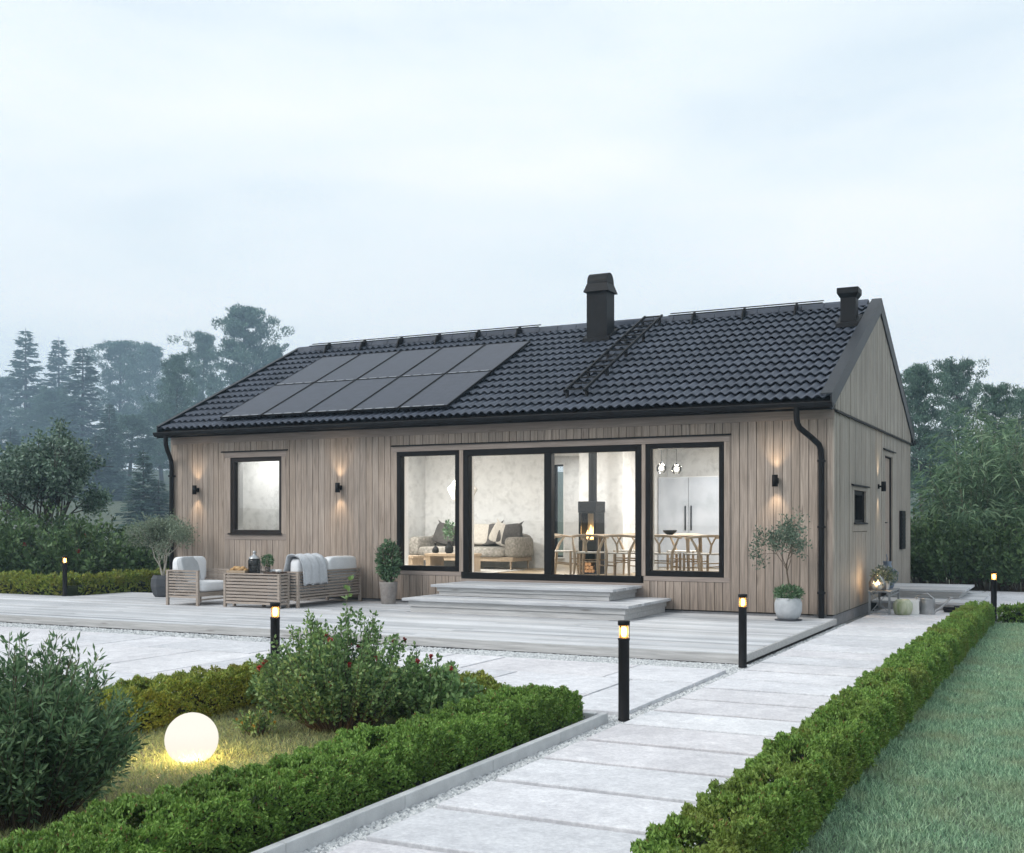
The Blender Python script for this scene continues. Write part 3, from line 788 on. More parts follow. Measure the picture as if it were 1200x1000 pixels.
# corner boards
for xa_, xb_ in ((-.003, .026), (-L_ - .03, -L_ + .003)):
    mb = MB(); mb.box(xa_, xb_, -.031, .02, .15, 3.07); mb.build('corner_board', M['gsiding'], house, bev=.003)

# ---- floors, ceiling, partitions
mb = MB()
y = .28
while y < 7.7:
    x = -L_ + .28; rs2 = random.Random(int(y * 100))
    while x < -.28:
        x2 = min(x + rs2.uniform(1.2, 2.2), -.28); mb.box(x + .001, x2 - .001, y, y + .138, .40, .52); x = x2
    y += .14
mb.build('floor', M['oakfloor'], house)
mb = MB(); mb.box(-L_ + .1, -.1, .1, 7.9, 3.02, 3.09); mb.build('ceiling', M['white'], house)
mb = MB(); mb.box(-L_ + .1, -.1, .1, 7.9, .2, .395); mb.build('subfloor', M['found'], house)


def part_wall(x0, x1, y0, y1, mat='plaster', label=None):
    mb = MB(); mb.box(x0, x1, y0, y1, .521, 3.018); o = mb.build('partition', M[mat], house)
    if label: o['label'] = label
    return o


part_wall(-9.72, -9.60, .285, 7.7)                       # living room's left wall
part_wall(-9.595, -6.56, 4.60, 4.72)                    # wall behind the sofa
part_wall(-8.72, -8.60, 4.725, 7.7, 'greywall')
part_wall(-12.35, -9.725, 1.25, 1.35)                      # bedroom back wall
part_wall(-5.30, -4.42, 3.10, 3.22, 'plaster')          # wall behind the stove
part_wall(-5.30, -5.18, 3.225, 7.7, 'greywall')
part_wall(-4.54, -4.42, 3.225, 5.6, 'plaster')
part_wall(-4.415, -0.3, 5.60, 5.70, 'plaster')

# ---- roof
xa, xb = -L_ - .03, .06
xs = np.linspace(xa, xb, int((xb - xa) / .15 * 8) + 1)
wave = 0.042 * (0.5 + 0.5 * np.cos(2 * PI * xs / .15)) ** 0.85
Vs, Fs, o0 = [], [], 0
for side in (0, 1):
    for k in range(14):
        ya = -0.36 + .312 * k; yb = min(ya + .375, 4.0)
        rowsY = [min(ya + .05, 4.0), ya, ya + .02, min(ya + .17, 4.0), yb]; lift = [.014, .049, .055, .030, -.006]
        rr = []
        for yy, lf in zip(rowsY, lift):
            sc = 1.0
            Y = yy if side == 0 else 8 - yy
            rr.append(np.stack([xs, np.full_like(xs, Y), zt(yy) - .02 + lf + wave * sc], -1))
        V = np.concatenate(rr); n = len(xs)
        ii = np.arange(n - 1)
        for q in range(4):
            a = q * n + ii
            Fs.append(np.stack([a, a + 1, a + 1 + n, a + n], -1) + o0)
        Vs.append(V); o0 += len(V)
roof = npmesh('roof', np.concatenate(Vs), np.concatenate(Fs), M['roof'], house, smooth=True)
for p_ in (0,):
    at_ = roof.data
mb = MB()  # roof deck under the tiles
for sgn in (0, 1):
    f = (lambda y: y) if sgn == 0 else (lambda y: 8 - y)
    mb.prism([(f(-.33), zt(-.33) - .05), (4, RZ - .05), (4, RZ - .13), (f(-.33), zt(-.33) - .13)], 'x', -L_ - .04, .036)
mb.build('roof_deck', M['sheath'], roof)
mb = MB()  # bargeboards and flashing
for x0, x1, xi0, xi1 in ((.038, .062, -.10, .066), (-L_ - .052, -L_ - .030, -L_ - .056, -L_ + .03)):
    for sgn in (0, 1):
        f = (lambda y: y) if sgn == 0 else (lambda y: 8 - y)
        mb.prism([(f(-.38), zt(-.38) + .086), (4, RZ + .086), (4, RZ - .16), (f(-.38), zt(-.38) - .14)], 'x', x0, x1)
        mb.prism([(f(-.385), zt(-.385) + .105), (4, RZ + .105), (4, RZ + .088), (f(-.385), zt(-.385) + .088)], 'x', xi0, xi1)
    mb.build('bargeboard', M['ridge'], roof); mb = MB()
mb = MB()
x = -L_ + .0
while x < -.2:
    x2 = min(x + .40, -.15)
    mb.prism([(3.84, RZ - .03), (3.88, RZ + .05), (3.94, RZ + .095), (4.06, RZ + .095), (4.12, RZ + .05), (4.16, RZ - .03)], 'x', x, x2 - .004); x = x2
mb.build('ridge_cap', M['roof'], roof, bev=.008)
# eaves: soffit, fascia, gutter
for q_ in ((-L_ - .05, .034, -.33, -.037, 3.105, 3.13), (-L_ - .05, .034, -.345, -.325, 3.08, 3.19), (-L_ - .05, .034, 8.325, 8.345, 3.08, 3.19), (-L_ - .05, .034, 8.03, 8.33, 3.105, 3.13)):
    mb = MB(); mb.box(*q_); mb.build('eaves_board', M['frameb'], roof)
for yy in (-.415, 8.415):
    mb = MB(); pr = [(.068 * math.cos(a), .068 * math.sin(a)) for a in np.linspace(PI, 2 * PI, 13)]
    outl = [(yy + c, 3.165 + s_) for c, s_ in pr]; inn = [(yy + c * .93, 3.165 + s_ * .93) for c, s_ in reversed(pr)]
    mb.prism(outl + inn, 'x', -L_ - .045, .075)
    for xx in (-L_ - .0452, .077): mb.prism(outl, 'x', xx - .003, xx + .003)
    mb.tube([(-L_ - .045, yy - .068, 3.168), (.075, yy - .068, 3.168)], .009, 8)
    mb.build('gutter', M['black'], roof)
mb = MB()
mb.tube([(-.43, -.415, 3.13), (-.43, -.415, 2.98), (-.425, -.405, 2.90), (-.40, -.36, 2.83), (-.26, -.19, 2.69), (-.18, -.105, 2.60), (-.155, -.085, 2.52), (-.15, -.08, 2.4), (-.15, -.08, .10)], .042, 14)
for z in (.45, 2.35, 1.4): mb.box(-.20, -.10, -.125, -.023, z, z + .03)
o = mb.build('downpipe', M['black'], house); o['label'] = 'downpipe with swan neck at the gable corner'
mb = MB()
xl = -L_ + .05
mb.tube([(xl + .16, -.415, 3.13), (xl + .16, -.415, 3.02), (xl + .15, -.40, 2.95), (xl + .09, -.30, 2.85), (xl + .01, -.15, 2.74), (xl - .01, -.09, 2.66), (xl - .01, -.08, 2.55), (xl - .01, -.08, .10)], .042, 14)
for z in (.45, 2.35, 1.4): mb.box(xl - .06, xl + .04, -.125, -.023, z, z + .03)
o = mb.build('downpipe', M['black'], house); o['label'] = 'downpipe at the far left corner'


# chimney with arched hood
def zr(y): return zt(y) + .02


mb = MB(); cx_, cy_ = -4.93, 3.25
mb.box(cx_ - .205, cx_ + .205, cy_ - .19, cy_ + .19, 4.80, 5.86)
mb.prism([(cx_ - .215, 5.84), (cx_ + .215, 5.84), (cx_ + .215, 5.865), (cx_ - .215, 5.865)], 'y', cy_ - .2, cy_ + .2)
sk = [(cx_ - .255, cy_ - .245, 5.80), (cx_ + .255, cy_ - .245, 5.80), (cx_ + .255, cy_ + .245, 5.80), (cx_ - .255, cy_ + .245, 5.80), (cx_ - .20, cy_ - .185, 5.97), (cx_ + .20, cy_ - .185, 5.97), (cx_ + .20, cy_ + .185, 5.97), (cx_ - .20, cy_ + .185, 5.97)]
mb.add(sk, [(0, 3, 2, 1), (4, 5, 6, 7), (0, 1, 5, 4), (1, 2, 6, 5), (2, 3, 7, 6), (3, 0, 4, 7)])
arc = [(cy_ + .185 * math.cos(a), 5.972 + .20 * math.sin(a)) for a in np.linspace(0, PI, 15)]
mb.prism(arc, 'x', cx_ - .20, cx_ + .20)
mb.prism([(cy_ - .235, zt(cy_ - .235) + .105), (cy_ + .235, zt(cy_ + .235) + .105), (cy_ + .235, zt(cy_ + .235) + .03), (cy_ - .235, zt(cy_ - .235) + .03)], 'x', cx_ - .27, cx_ + .27)
mb.build('chimney', M['black'], roof, bev=.004)
mb = MB(); vx, vy = -.30, 2.95
mb.box(vx - .125, vx + .125, vy - .125, vy + .125, 4.65, 5.31); mb.box(vx - .175, vx + .175, vy - .175, vy + .175, 5.31, 5.405)
mb.add([(vx - .13, vy - .13, 5.24), (vx + .13, vy - .13, 5.24), (vx + .13, vy + .13, 5.24), (vx - .13, vy + .13, 5.24), (vx - .172, vy - .172, 5.309), (vx + .172, vy - .172, 5.309), (vx + .172, vy + .172, 5.309), (vx - .172, vy + .172, 5.309)], [(0, 3, 2, 1), (4, 5, 6, 7), (0, 1, 5, 4), (1, 2, 6, 5), (2, 3, 7, 6), (3, 0, 4, 7)])
mb.prism([(vy - .2, zt(vy - .2) + .105), (vy + .2, zt(vy + .2) + .105), (vy + .2, zt(vy + .2) + .03), (vy - .2, zt(vy - .2) + .03)], 'x', vx - .19, vx + .19)
mb.build('vent_stack', M['black'], roof, bev=.004)
# vent panel on the gable
mb = MB(); mb.box(6.44, 6.94, -.075, -.025, .95, 1.70)
for i in range(9): mb.box(6.47, 6.91, -.082, -.074, 1.0 + i * .075, 1.04 + i * .075)
o = setp(mb.build('meter_cabinet', M['black'], rotz=PI / 2, bev=.003), 'tall black metal box mounted on the gable wall beyond the side door', 'cabinet')

# roof ladder
def rp(x, y, h): return (x, y, zt(y) + h)


t = thing('roof_ladder', 'black metal ladder lying up the tiles beside the chimney', 'ladder', (0, 0, 0))
lx0, lx1 = -4.24, -3.90
for q in (lx0, lx1):
    mb = MB(); mb.bar(rp(q, .02, .185), rp(q, 3.80, .185), .03, .045); mb.build('rail', M['black'], t)
for i in range(15):
    mb = MB(); y = .10 + i * .262; mb.bar(rp(lx0, y, .185), rp(lx1, y, .185), .024, .024); mb.build('rung', M['black'], t)
for i in range(5):
    for q in (lx0, lx1):
        mb = MB(); y = .14 + i * .88; mb.bar(rp(q, y, .03), rp(q, y, .17), .04, .05); mb.build('bracket', M['black'], t)
# ridge walkway rails
for (x0, x1, lab) in ((-12.05, -6.45, 'long black safety rail along the ridge above the solar panels'), (-3.75, -.90, 'shorter black safety rail along the ridge between ladder and vent')):
    t = thing('ridge_rail', lab, 'safety rail', (0, 0, 0))
    mb = MB(); mb.bar((x0, 3.74, RZ + .06), (x1, 3.74, RZ + .06), .03, .018); mb.bar((x0, 3.84, RZ + .115), (x1, 3.84, RZ + .115), .018, .018); mb.build('rail', M['black'], t)
    n = 6 if x1 - x0 > 4 else 3
    for i in range(n):
        xx = x0 + (x1 - x0) * (i + .5) / n
        mb = MB(); mb.prism([(3.60, zt(3.60) + .03), (3.92, zt(3.92) + .03), (3.87, RZ + .11), (3.82, RZ + .105), (3.70, RZ + .045)], 'x', xx - .012, xx + .012); mb.build('bracket', M['black'], t)

# ---- solar panels
def make_panel():
    t = thing('solar_panel', '', 'solar panel', (0, 0, 0))
    w, h = .955, 1.77
    mb = MB(); f = .018
    mb.box(0, w, 0, f, -.035, 0); mb.box(0, w, h - f, h, -.035, 0); mb.box(0, f, f, h - f, -.035, 0); mb.box(w - f, w, f, h - f, -.035, 0); mb.box(f, w - f, f, h - f, -.035, -.012)
    mb.build('frame', M['black'], t)
    mb = MB(); mb.box(f, w - f, f, h - f, -.011, -.004); mb.build('cells', M['cells'], t)
    mb = MB()
    for i in range(4): mb.box(.035 + i * .225, .035 + i * .225 + .165, .026, .050, -.0035, -.002)
    mb.build('busbar', M['busbar'], t)
    return t


ang = math.atan(RS)
pn = None
ords = ['leftmost', 'second from left', 'middle', 'second from right', 'rightmost']
for r in (0, 1):
    for i in range(5):
        y = -.17 + r * 1.79 * math.cos(ang); x = -11.19 + i * .983
        lab = f"dark solar panel in the {'lower' if r == 0 else 'upper'} row on the roof, {ords[i]} of five"
        if pn is None: pn = make_panel(); o = pn
        else: o = copy_tree(pn)
        o.location = (x, y, zt(y) + .135); o.rotation_euler = (ang, 0, 0)
        setp(o, lab, 'solar panel', 'solar panels on the front roof slope')
# ================================================================== LAMPS
def make_bollard():
    t = thing('bollard_light', '', 'garden lamp', (0, 0, 0))
    mb = MB(); mb.lathe([(.045, 0), (.045, .008), (.042, .012), (.042, .60), (.045, .603), (.045, .618), (.02, .62)], n=24); mb.build('post', M['black'], t)
    mb = MB(); mb.lathe([(.036, .618), (.036, .715), (.033, .715), (.033, .618), (.036, .618)], n=24, caps=False); mb.build('glass_tube', M['lampglass'], t)
    mb = MB(); mb.lathe([(0.0, .625), (.014, .628), (.021, .645), (.022, .685), (.016, .702), (0, .706)], n=14); mb.build('bulb', M['bulb'], t)
    mb = MB(); mb.lathe([(.0, .715), (.046, .715), (.046, .745), (.043, .75), (0, .75)], n=24); mb.build('cap', M['black'], t)
    for a in range(3):
        mb = MB(); c, s = math.cos(a * 2.094 + .3) * .041, math.sin(a * 2.094 + .3) * .041; mb.tube([(c, s, .61), (c, s, .72)], .0025, 6); mb.build('rod', M['black'], t)
    light('bollard_lamp', 'POINT', (0, 0, .665), 13.0, (1, .62, .30), t, shadow_soft_size=.02)
    return t


bl = None
for (x, y, z, lab) in ((.12, -8.66, 0, 'lit black bollard lamp beside the end of the kerb and near hedge'), (.09, -5.20, 0, 'lit black bollard lamp at the front corner of the deck'),
                       (-3.29, -8.5, .016, 'lit black bollard lamp rising behind the rose bush'), (-13.74, -1.50, .10, 'lit black bollard lamp on the deck against the far left hedge'),
                       (2.02, 1.78, 0, 'lit black bollard lamp behind the low hedge at the far end of the lawn')):
    if bl is None: bl = make_bollard(); o = bl
    else: o = copy_tree(bl)
    o.location = (x, y, z); setp(o, lab, 'garden lamp', 'lit bollard lamps')


def make_wall_lamp():
    t = thing('wall_lamp', '', 'wall lamp', (0, 0, 0))
    mb = MB(); mb.box(-.035, .035, -.022, 0, -.04, .04); mb.box(-.015, .015, -.06, -.022, -.015, .015); mb.build('backplate', M['black'], t)
    mb = MB(); mb.lathe([(.037, -.085), (.042, -.085), (.042, .085), (.037, .085), (.037, .06), (.0, .06), (0, -.06), (.037, -.06), (.037, -.085)], c=(0, -.092, 0), n=24, caps=False); mb.build('shade', M['black'], t)
    mb = MB(); mb.lathe([(0, .061), (.034, .061), (.034, .064), (0, .064)], c=(0, -.092, 0), n=16); mb.lathe([(0, -.064), (.034, -.064), (.034, -.061), (0, -.061)], c=(0, -.092, 0), n=16); mb.build('lens', M['lens'], t)
    for s in (1, -1):
        light('beam', 'SPOT', (0, -.092, s * .088), 17, (1, .76, .50), t, rot=(PI if s > 0 else 0, 0, 0), spot_size=R(84), spot_blend=1.0, shadow_soft_size=.03)
    return t


wl = None
for (loc, rz, lab) in (((-11.85, -.03, 2.09), 0, 'black up-and-down wall lamp between left downpipe and small square window'), ((-8.56, -.03, 2.09), 0, 'black up-and-down wall lamp between square window and the wide glazing'),
                       ((-.81, -.03, 2.09), 0, 'black up-and-down wall lamp above the potted tree near the right downpipe'), ((.03, 3.84, 2.10), PI / 2, 'black wall lamp beside the side door on the gable wall')):
    if wl is None: wl = make_wall_lamp(); o = wl
    else: o = copy_tree(wl)
    o.location = loc; o.rotation_euler.z = rz; setp(o, lab, 'wall lamp', 'black up-and-down wall lamps')

# glowing globe in the planting bed
t = thing('globe_lamp', 'large glowing white globe lamp standing in the dry grass', 'garden lamp', (-1.75, -11.26, 0))
mb = MB(); mb.ball((0, 0, .143), .163, n=40); mb.build('globe', M['globe'], t)
light('globe_bulb', 'POINT', (0, 0, .17), 150, (1, .74, .34), t, shadow_soft_size=.05)
mb = MB(); mb.lathe([(.07, -.02), (.075, .0), (.07, .012)], n=20); mb.build('base', M['greymetal'], t)

# ================================================================== STEPS
def steps(name, label, x0, x1, tiers, yb, inset=.10, axis=True):
    t = thing(name, label, 'steps', ((x0 + x1) / 2, yb, 0)); ox, oy = (x0 + x1) / 2, yb
    for i, (xa, xb2, yf, zt_, zb) in enumerate(tiers):
        mb = MB(); y = yf; n = max(1, round((yb - yf) / .13)); p = (yb - yf) / n
        for k in range(n): mb.box(xa - ox, xb2 - ox, y + .002 - oy, y + p - .003 - oy, zt_ - .04, zt_); y += p
        mb.build('tread', M['deck'], t, bev=.004)
        mb = MB(); h = (zt_ - .042 - zb); k = 2 if h > .1 else 1
        if i == 0: k = 2
        for q in range(k):
            e = .02 * (k - 1 - q) * 0
            a, b = zb + h * q / k + .002, zb + h * (q + 1) / k - .002
            ii = inset - .025 * q
            mb.box(xa + ii - ox, xb2 - ii - ox, yf + ii - oy, yf + ii + .025 - oy, a, b)
            mb.box(xa + ii - ox, xa + ii + .025 - ox, yf + ii + .026 - oy, -0.004, a, b); mb.box(xb2 - ii - .025 - ox, xb2 - ii - ox, yf + ii + .026 - oy, -.004, a, b)
        mb.build('riser', M['decky2'], t, bev=.003)
    return t


M['decky2'] = wood('weathered_riser', [(0.50, 0.495, 0.49), (0.60, 0.595, 0.59), (0.55, 0.55, 0.55)], 'X', 1.0, 0.8, 0.6, 0.25)
steps('front_steps', 'wide two-tier weathered timber steps up to the sliding door', -6.12, -2.42, [(-5.98, -2.90, -1.25, .50, .322), (-6.12, -2.42, -1.88, .32, .101)], -.04)
steps('side_steps', 'low two-tier weathered timber steps at the side door', .035, 1.75, [(.035, 1.42, 4.05, .32, .172), (.035, 1.70, 3.10, .17, .02)], 6.0)

# ================================================================== OUTDOOR FURNITURE
def rbox(mb, x0, x1, y0, y1, z0, z1, puff=.0, n=5, m=0, jit=0.0, rng_=None):
    """soft cushion: rounded puffed box"""
    rg = rng_ or random
    cx, cy, cz = (x0 + x1) / 2, (y0 + y1) / 2, (z0 + z1) / 2; hx, hy, hz = (x1 - x0) / 2, (y1 - y0) / 2, (z1 - z0) / 2
    e = 0.16; N_ = 20; K = 12
    vs = []

    def sp(c, p): return math.copysign(abs(c) ** p, c)
    ex = 0.28
    vs.append((cx, cy, cz - hz))
    for i in range(1, K):
        a = -PI / 2 + PI * i / K
        for j in range(N_):
            b = 2 * PI * j / N_ + PI / N_
            q = 1 + rg.uniform(-jit, jit)
            vs.append((cx + hx * sp(math.cos(a), ex) * sp(math.cos(b), ex) * q, cy + hy * sp(math.cos(a), ex) * sp(math.sin(b), ex) * q, cz + hz * sp(math.sin(a), .45) * q))
    vs.append((cx, cy, cz + hz)); e_ = len(vs) - 1
    fs = [(0, 1 + (j + 1) % N_, 1 + j) for j in range(N_)]
    fs += [(1 + i * N_ + j, 1 + i * N_ + (j + 1) % N_, 1 + (i + 1) * N_ + (j + 1) % N_, 1 + (i + 1) * N_ + j) for i in range(K - 2) for j in range(N_)]
    fs += [(1 + (K - 2) * N_ + j, 1 + (K - 2) * N_ + (j + 1) % N_, e_) for j in range(N_)]
    mb.add(vs, fs, m, True); return mb


def slat_panel(mb, p0, p1, z0, z1, n, th=.022, h=.028):
    for i in range(n):
        z = z0 + (z1 - z0) * (i + .5) / n
        mb.bar((p0[0], p0[1], z), (p1[0], p1[1], z), th, h)


def frame_seat(t, w, d, arm_h, nsl):
    """slatted lounge frame: seat opens to +x; x 0..w (depth), y 0..d (width)"""
    mb = MB()
    for (x, y) in ((.025, .025), (w - .025, .025), (w - .025, d - .025), (.025, d - .025)):
        mb = MB(); mb.box(x - .022, x + .022, y - .022, y + .022, 0, arm_h); mb.build('leg', M['slat'], t, bev=.003)
    mb = MB(); slat_panel(mb, (.05, .028), (w - .05, .028), .12, arm_h - .01, nsl); mb.box(0, w, .004, .052, arm_h, arm_h + .025); mb.build('armrest', M['slat'], t)
    mb = MB(); slat_panel(mb, (.05, d - .028), (w - .05, d - .028), .12, arm_h - .01, nsl); mb.box(0, w, d - .052, d - .004, arm_h, arm_h + .025); mb.build('armrest', M['slat'], t)
    mb = MB(); slat_panel(mb, (.028, .055), (.028, d - .055), .12, arm_h - .01, nsl); mb.box(.004, .052, .054, d - .054, arm_h, arm_h + .025); mb.build('backrest', M['slat'], t)
    mb = MB()
    for i in range(8): mb.box(.06 + i * (w - .12) / 8, .06 + (i + .8) * (w - .12) / 8, .055, d - .055, .20, .222)
    mb.box(w - .045, w - .02, .05, d - .05, .15, .22); mb.box(w - .04, w - .02, .05, d - .05, .085, .11)
    mb.build('seat_frame', M['slat'], t)


# armchair, opens to +x
DZ = .1005
t = thing('lounge_chair', 'slatted wooden lounge chair with pale cushions at the left end of the outdoor group', 'armchair', (-10.47, -2.33, DZ))
frame_seat(t, .70, .82, .56, 9)
mb = MB(); rbox(mb, .10, .72, .06, .76, .222, .40); mb.build('seat_cushion', M['cush'], t)
mb = MB(); rbox(mb, .06, .24, .07, .75, .38, .80, jit=.004); mb.build('back_cushion', M['cush'], t)
o = setp(MB().build('throw_pillow', M['cush2']), 'grey square pillow leaning in the slatted lounge chair', 'pillow', None)
bpy.data.objects.remove(o)
mb = MB(); rbox(mb, -.06, .06, -.24, .24, 0, .42)
o = mb.build('throw_pillow', M['cush2'], loc=(-10.18, -2.03, DZ + .385)); o.rotation_euler = (0, R(-14), R(8)); setp(o, 'grey square pillow leaning in the slatted lounge chair', 'pillow')

# sofa, facing -x : build opening to +x then turn round
t = thing('outdoor_sofa', 'slatted wooden outdoor sofa with pale cushions, its back to the glazing', 'sofa', (-8.03, -.14, DZ), PI)
frame_seat(t, .74, 1.80, .56, 9)
for i in range(2):
    mb = MB(); rbox(mb, .10, .76, .06 + i * .84, .89 + i * .84, .222, .40); mb.build('seat_cushion', M['cush'], t)
    mb = MB(); rbox(mb, .04, .24, .06 + i * .84, .89 + i * .84, .38, .80, jit=.005); mb.build('back_cushion', M['cush'], t)
mb = MB(); rbox(mb, -.07, .07, -.28, .28, 0, .40)
o = mb.build('throw_pillow', M['cush'], loc=(-8.42, -.50, DZ + .40)); o.rotation_euler = (0, R(16), R(6)); setp(o, 'white pillow at the wall end of the outdoor sofa', 'pillow')
mb = MB(); rbox(mb, -.06, .06, -.24, .24, 0, .40)
o = mb.build('throw_pillow', M['cush2'], loc=(-8.36, -1.10, DZ + .40)); o.rotation_euler = (0, R(16), R(-6)); setp(o, 'grey pillow in the middle of the outdoor sofa', 'pillow')
mb = MB(); rbox(mb, -.06, .06, -.23, .23, 0, .36)
o = mb.build('throw_pillow', M['cush'], loc=(-8.48, -.86, DZ + .40)); o.rotation_euler = (0, R(20), R(-10)); setp(o, 'white pillow leaning just in front of the grey one on the outdoor sofa', 'pillow')
# blanket draped over back and near arm
gx_, gy_ = 26, 22; V = []
rs = random.Random(4)
path = [(-8.62, .52), (-8.40, .50), (-8.33, .70), (-8.29, .925), (-8.18, .945), (-8.06, .90), (-7.995, .78), (-7.985, .60), (-7.985, .46)]
def lerp_path(t_):
    k = t_ * (len(path) - 1); i = min(int(k), len(path) - 2); f = k - i
    return path[i][0] * (1 - f) + path[i + 1][0] * f, path[i][1] * (1 - f) + path[i + 1][1] * f
for i in range(gx_):
    for j in range(gy_):
        a, b = i / (gx_ - 1), j / (gy_ - 1)
        x, z = lerp_path(a); f = .012 * math.sin(b * 19 + a * 4) + .008 * math.sin(b * 41 + 2 * a)
        V.append((x + f * .6, -1.90 + b * .66 + .10 * (a - .5) * 1.2, z + .012 + f))
# fall over the near arm
F_ = [(i * gy_ + j, (i + 1) * gy_ + j, (i + 1) * gy_ + j + 1, i * gy_ + j + 1) for i in range(gx_ - 1) for j in range(gy_ - 1)]
mb = MB(); mb.add(V, F_, 0, True)
V2 = []
for i in range(14):
    for j in range(16):
        a, b = i / 13, j / 15
        f = .010 * math.sin(a * 17 + b * 3)
        z = .70 - b * .56; V2.append((-8.62 + a * .34 + f * .3, -1.965 - (.0 if b < .1 else .012) + f, z + (.02 * math.sin(a * 5))))
mb.add(V2, [(i * 16 + j, (i + 1) * 16 + j, (i + 1) * 16 + j + 1, i * 16 + j + 1) for i in range(13) for j in range(15)], 0, True)
o = mb.build('throw_blanket', M['throw'], recalc=False); o.modifiers.new('thick', 'SOLIDIFY').thickness = .012
setp(o, 'grey blanket draped over the near end of the outdoor sofa', 'blanket')

# second slatted seat behind the table, against the wall
t = thing('slatted_bench', 'low slatted wooden bench against the wall behind the coffee table', 'bench', (-9.05, -.25, DZ), R(180))
mb = MB()
for (x, y) in ((.03, .03), (1.12, .03), (.03, .42), (1.12, .42)): 
    mb = MB(); mb.box(x - .022, x + .022, y - .022, y + .022, 0, .57); mb.build('leg', M['slat'], t, bev=.003)
mb = MB(); slat_panel(mb, (.05, .42), (1.10, .42), .14, .57, 7); mb.build('backrest', M['slat'], t)
mb = MB()
for i in range(6): mb.box(.04, 1.11, .03 + i * .065, .085 + i * .065, .34, .362)
mb.build('seat', M['slat'], t)

# slatted table
t = thing('slatted_table', 'box-shaped slatted wooden coffee table between lounge chair and sofa', 'coffee table', (-9.33, -2.22, DZ))
tw, td, th = 1.14, .27, .555
mb = MB()
for (x, y) in ((.022, .022), (tw - .022, .022), (.022, td - .022), (tw - .022, td - .022)): 
    mb = MB(); mb.box(x - .022, x + .022, y - .022, y + .022, 0, th - .022); mb.build('leg', M['slat'], t, bev=.003)
mb = MB(); slat_panel(mb, (.045, .018), (tw - .045, .018), .05, th - .03, 9, .02, .036); slat_panel(mb, (.045, td - .018), (tw - .045, td - .018), .05, th - .03, 9, .02, .036)
slat_panel(mb, (.018, .045), (.018, td - .045), .05, th - .03, 9, .02, .036); slat_panel(mb, (tw - .018, .045), (tw - .018, td - .045), .05, th - .03, 9, .02, .036)
mb.box(.03, tw - .03, .032, td - .032, .06, .075)
mb.build('side_panel', M['slat'], t)
mb = MB()
for i in range(3): mb.box(0, tw, i * td / 3, (i + .97) * td / 3, th - .02, th)
mb.build('tabletop', M['slat'], t, bev=.003)
TZ = DZ + th
# things on the table
t = thing('glass_jar', 'tall lidded smoked-glass jar on the slatted table', 'jar', (-8.80, -2.085, TZ))
mb = MB(); mb.lathe([(.09, 0), (.098, .01), (.10, .20), (.085, .235), (.08, .235), (.094, .20), (.092, .015), (0, .01)], n=24); mb.build('body', M['smoke'], t)
mb = MB(); mb.lathe([(.092, .236), (.088, .25), (.05, .28), (.022, .30), (.018, .315), (.03, .335), (.02, .36), (0, .365)], n=24); mb.build('lid', M['steel'], t)
mb = MB(); mb.lathe([(0, .012), (.045, .012), (.045, .12), (0, .12)], n=16); mb.build('candle', M['wax'], t)
t = thing('bread_tray', 'shallow tray of bread rolls on the left half of the slatted table', 'tray', (-9.10, -2.085, TZ))
mb = MB(); mb.box(-.19, .19, -.11, .11, 0, .012); mb.box(-.19, .19, -.11, -.098, .012, .04); mb.box(-.19, .19, .098, .11, .012, .04); mb.box(-.19, -.178, -.097, .097, .012, .04); mb.box(.178, .19, -.097, .097, .012, .04); mb.build('tray', M['oak'], t, bev=.003)
rs = random.Random(8); br0 = None
for i in range(7):
    x, y = -.12 + .04 * i, rs.uniform(-.05, .05)
    if br0 is None:
        mb = MB(); mb.ball((0, 0, 0), .052, .042, .034, n=14, jit=.05, rng=rs); br0 = mb.build('bread_roll', M['bread']); o = br0
    else: o = br0.copy(); COL.objects.link(o)
    o.location = (-9.10 + x, -2.085 + y, TZ + .045 + (.03 if i % 2 else 0)); o.rotation_euler.z = rs.uniform(0, 3)
    setp(o, 'golden bread roll in the tray on the slatted table', 'bread', 'bread rolls in the tray')
t = thing('dark_tray', 'dark flat tray under cups at the right end of the slatted table', 'tray', (-8.375, -2.085, TZ))
mb = MB(); mb.box(-.15, .15, -.11, .11, 0, .012); mb.box(-.15, .15, -.11, -.098, .012, .03); mb.box(-.15, .15, .098, .11, .012, .03); mb.build('tray', M['darkoak'], t, bev=.003)
for (x, y, lab) in ((-8.30, -2.10, 'small white bowl at the front of the dark tray'),):
    mb = MB(); mb.lathe([(.02, 0), (.045, .02), (.05, .055), (.046, .055), (.04, .02), (0, .012)], n=20); setp(mb.build('bowl', M['ceram'], loc=(x, y, TZ + .0125)), lab, 'bowl')
for (x, y, s, lab) in ((-8.66, -2.13, 1.0, 'slim clear bottle between glass jar and herb plant'), (-8.57, -2.16, .8, 'short clear bottle in front of the herb plant')):
    mb = MB(); mb.lathe([(.032 * s, 0), (.034 * s, .01), (.034 * s, .11 * s), (.014 * s, .15 * s), (.013 * s, .20 * s), (.017 * s, .205 * s), (.012 * s, .21 * s)], n=18); setp(mb.build('bottle', M['jar'], loc=(x, y, TZ + .0005)), lab, 'bottle')


def leaf_cloud(g, n, c, r, L, W, up=0.3, shell=0.5):
    """n leaves spread in an ellipsoid, facing outwards/upwards"""
    d = unit(g.normal(size=(n, 3))); rad = g.uniform(shell, 1, (n, 1)) ** .6
    P = np.asarray(c) + d * rad * np.asarray(r)
    D = d * .7 + g.normal(size=(n, 3)) * .6 + np.array([0, 0, up])
    return leaf_geo(P, D, g.uniform(.6, 1.2, n) * L, g.uniform(.8, 1.2, n) * W, g)


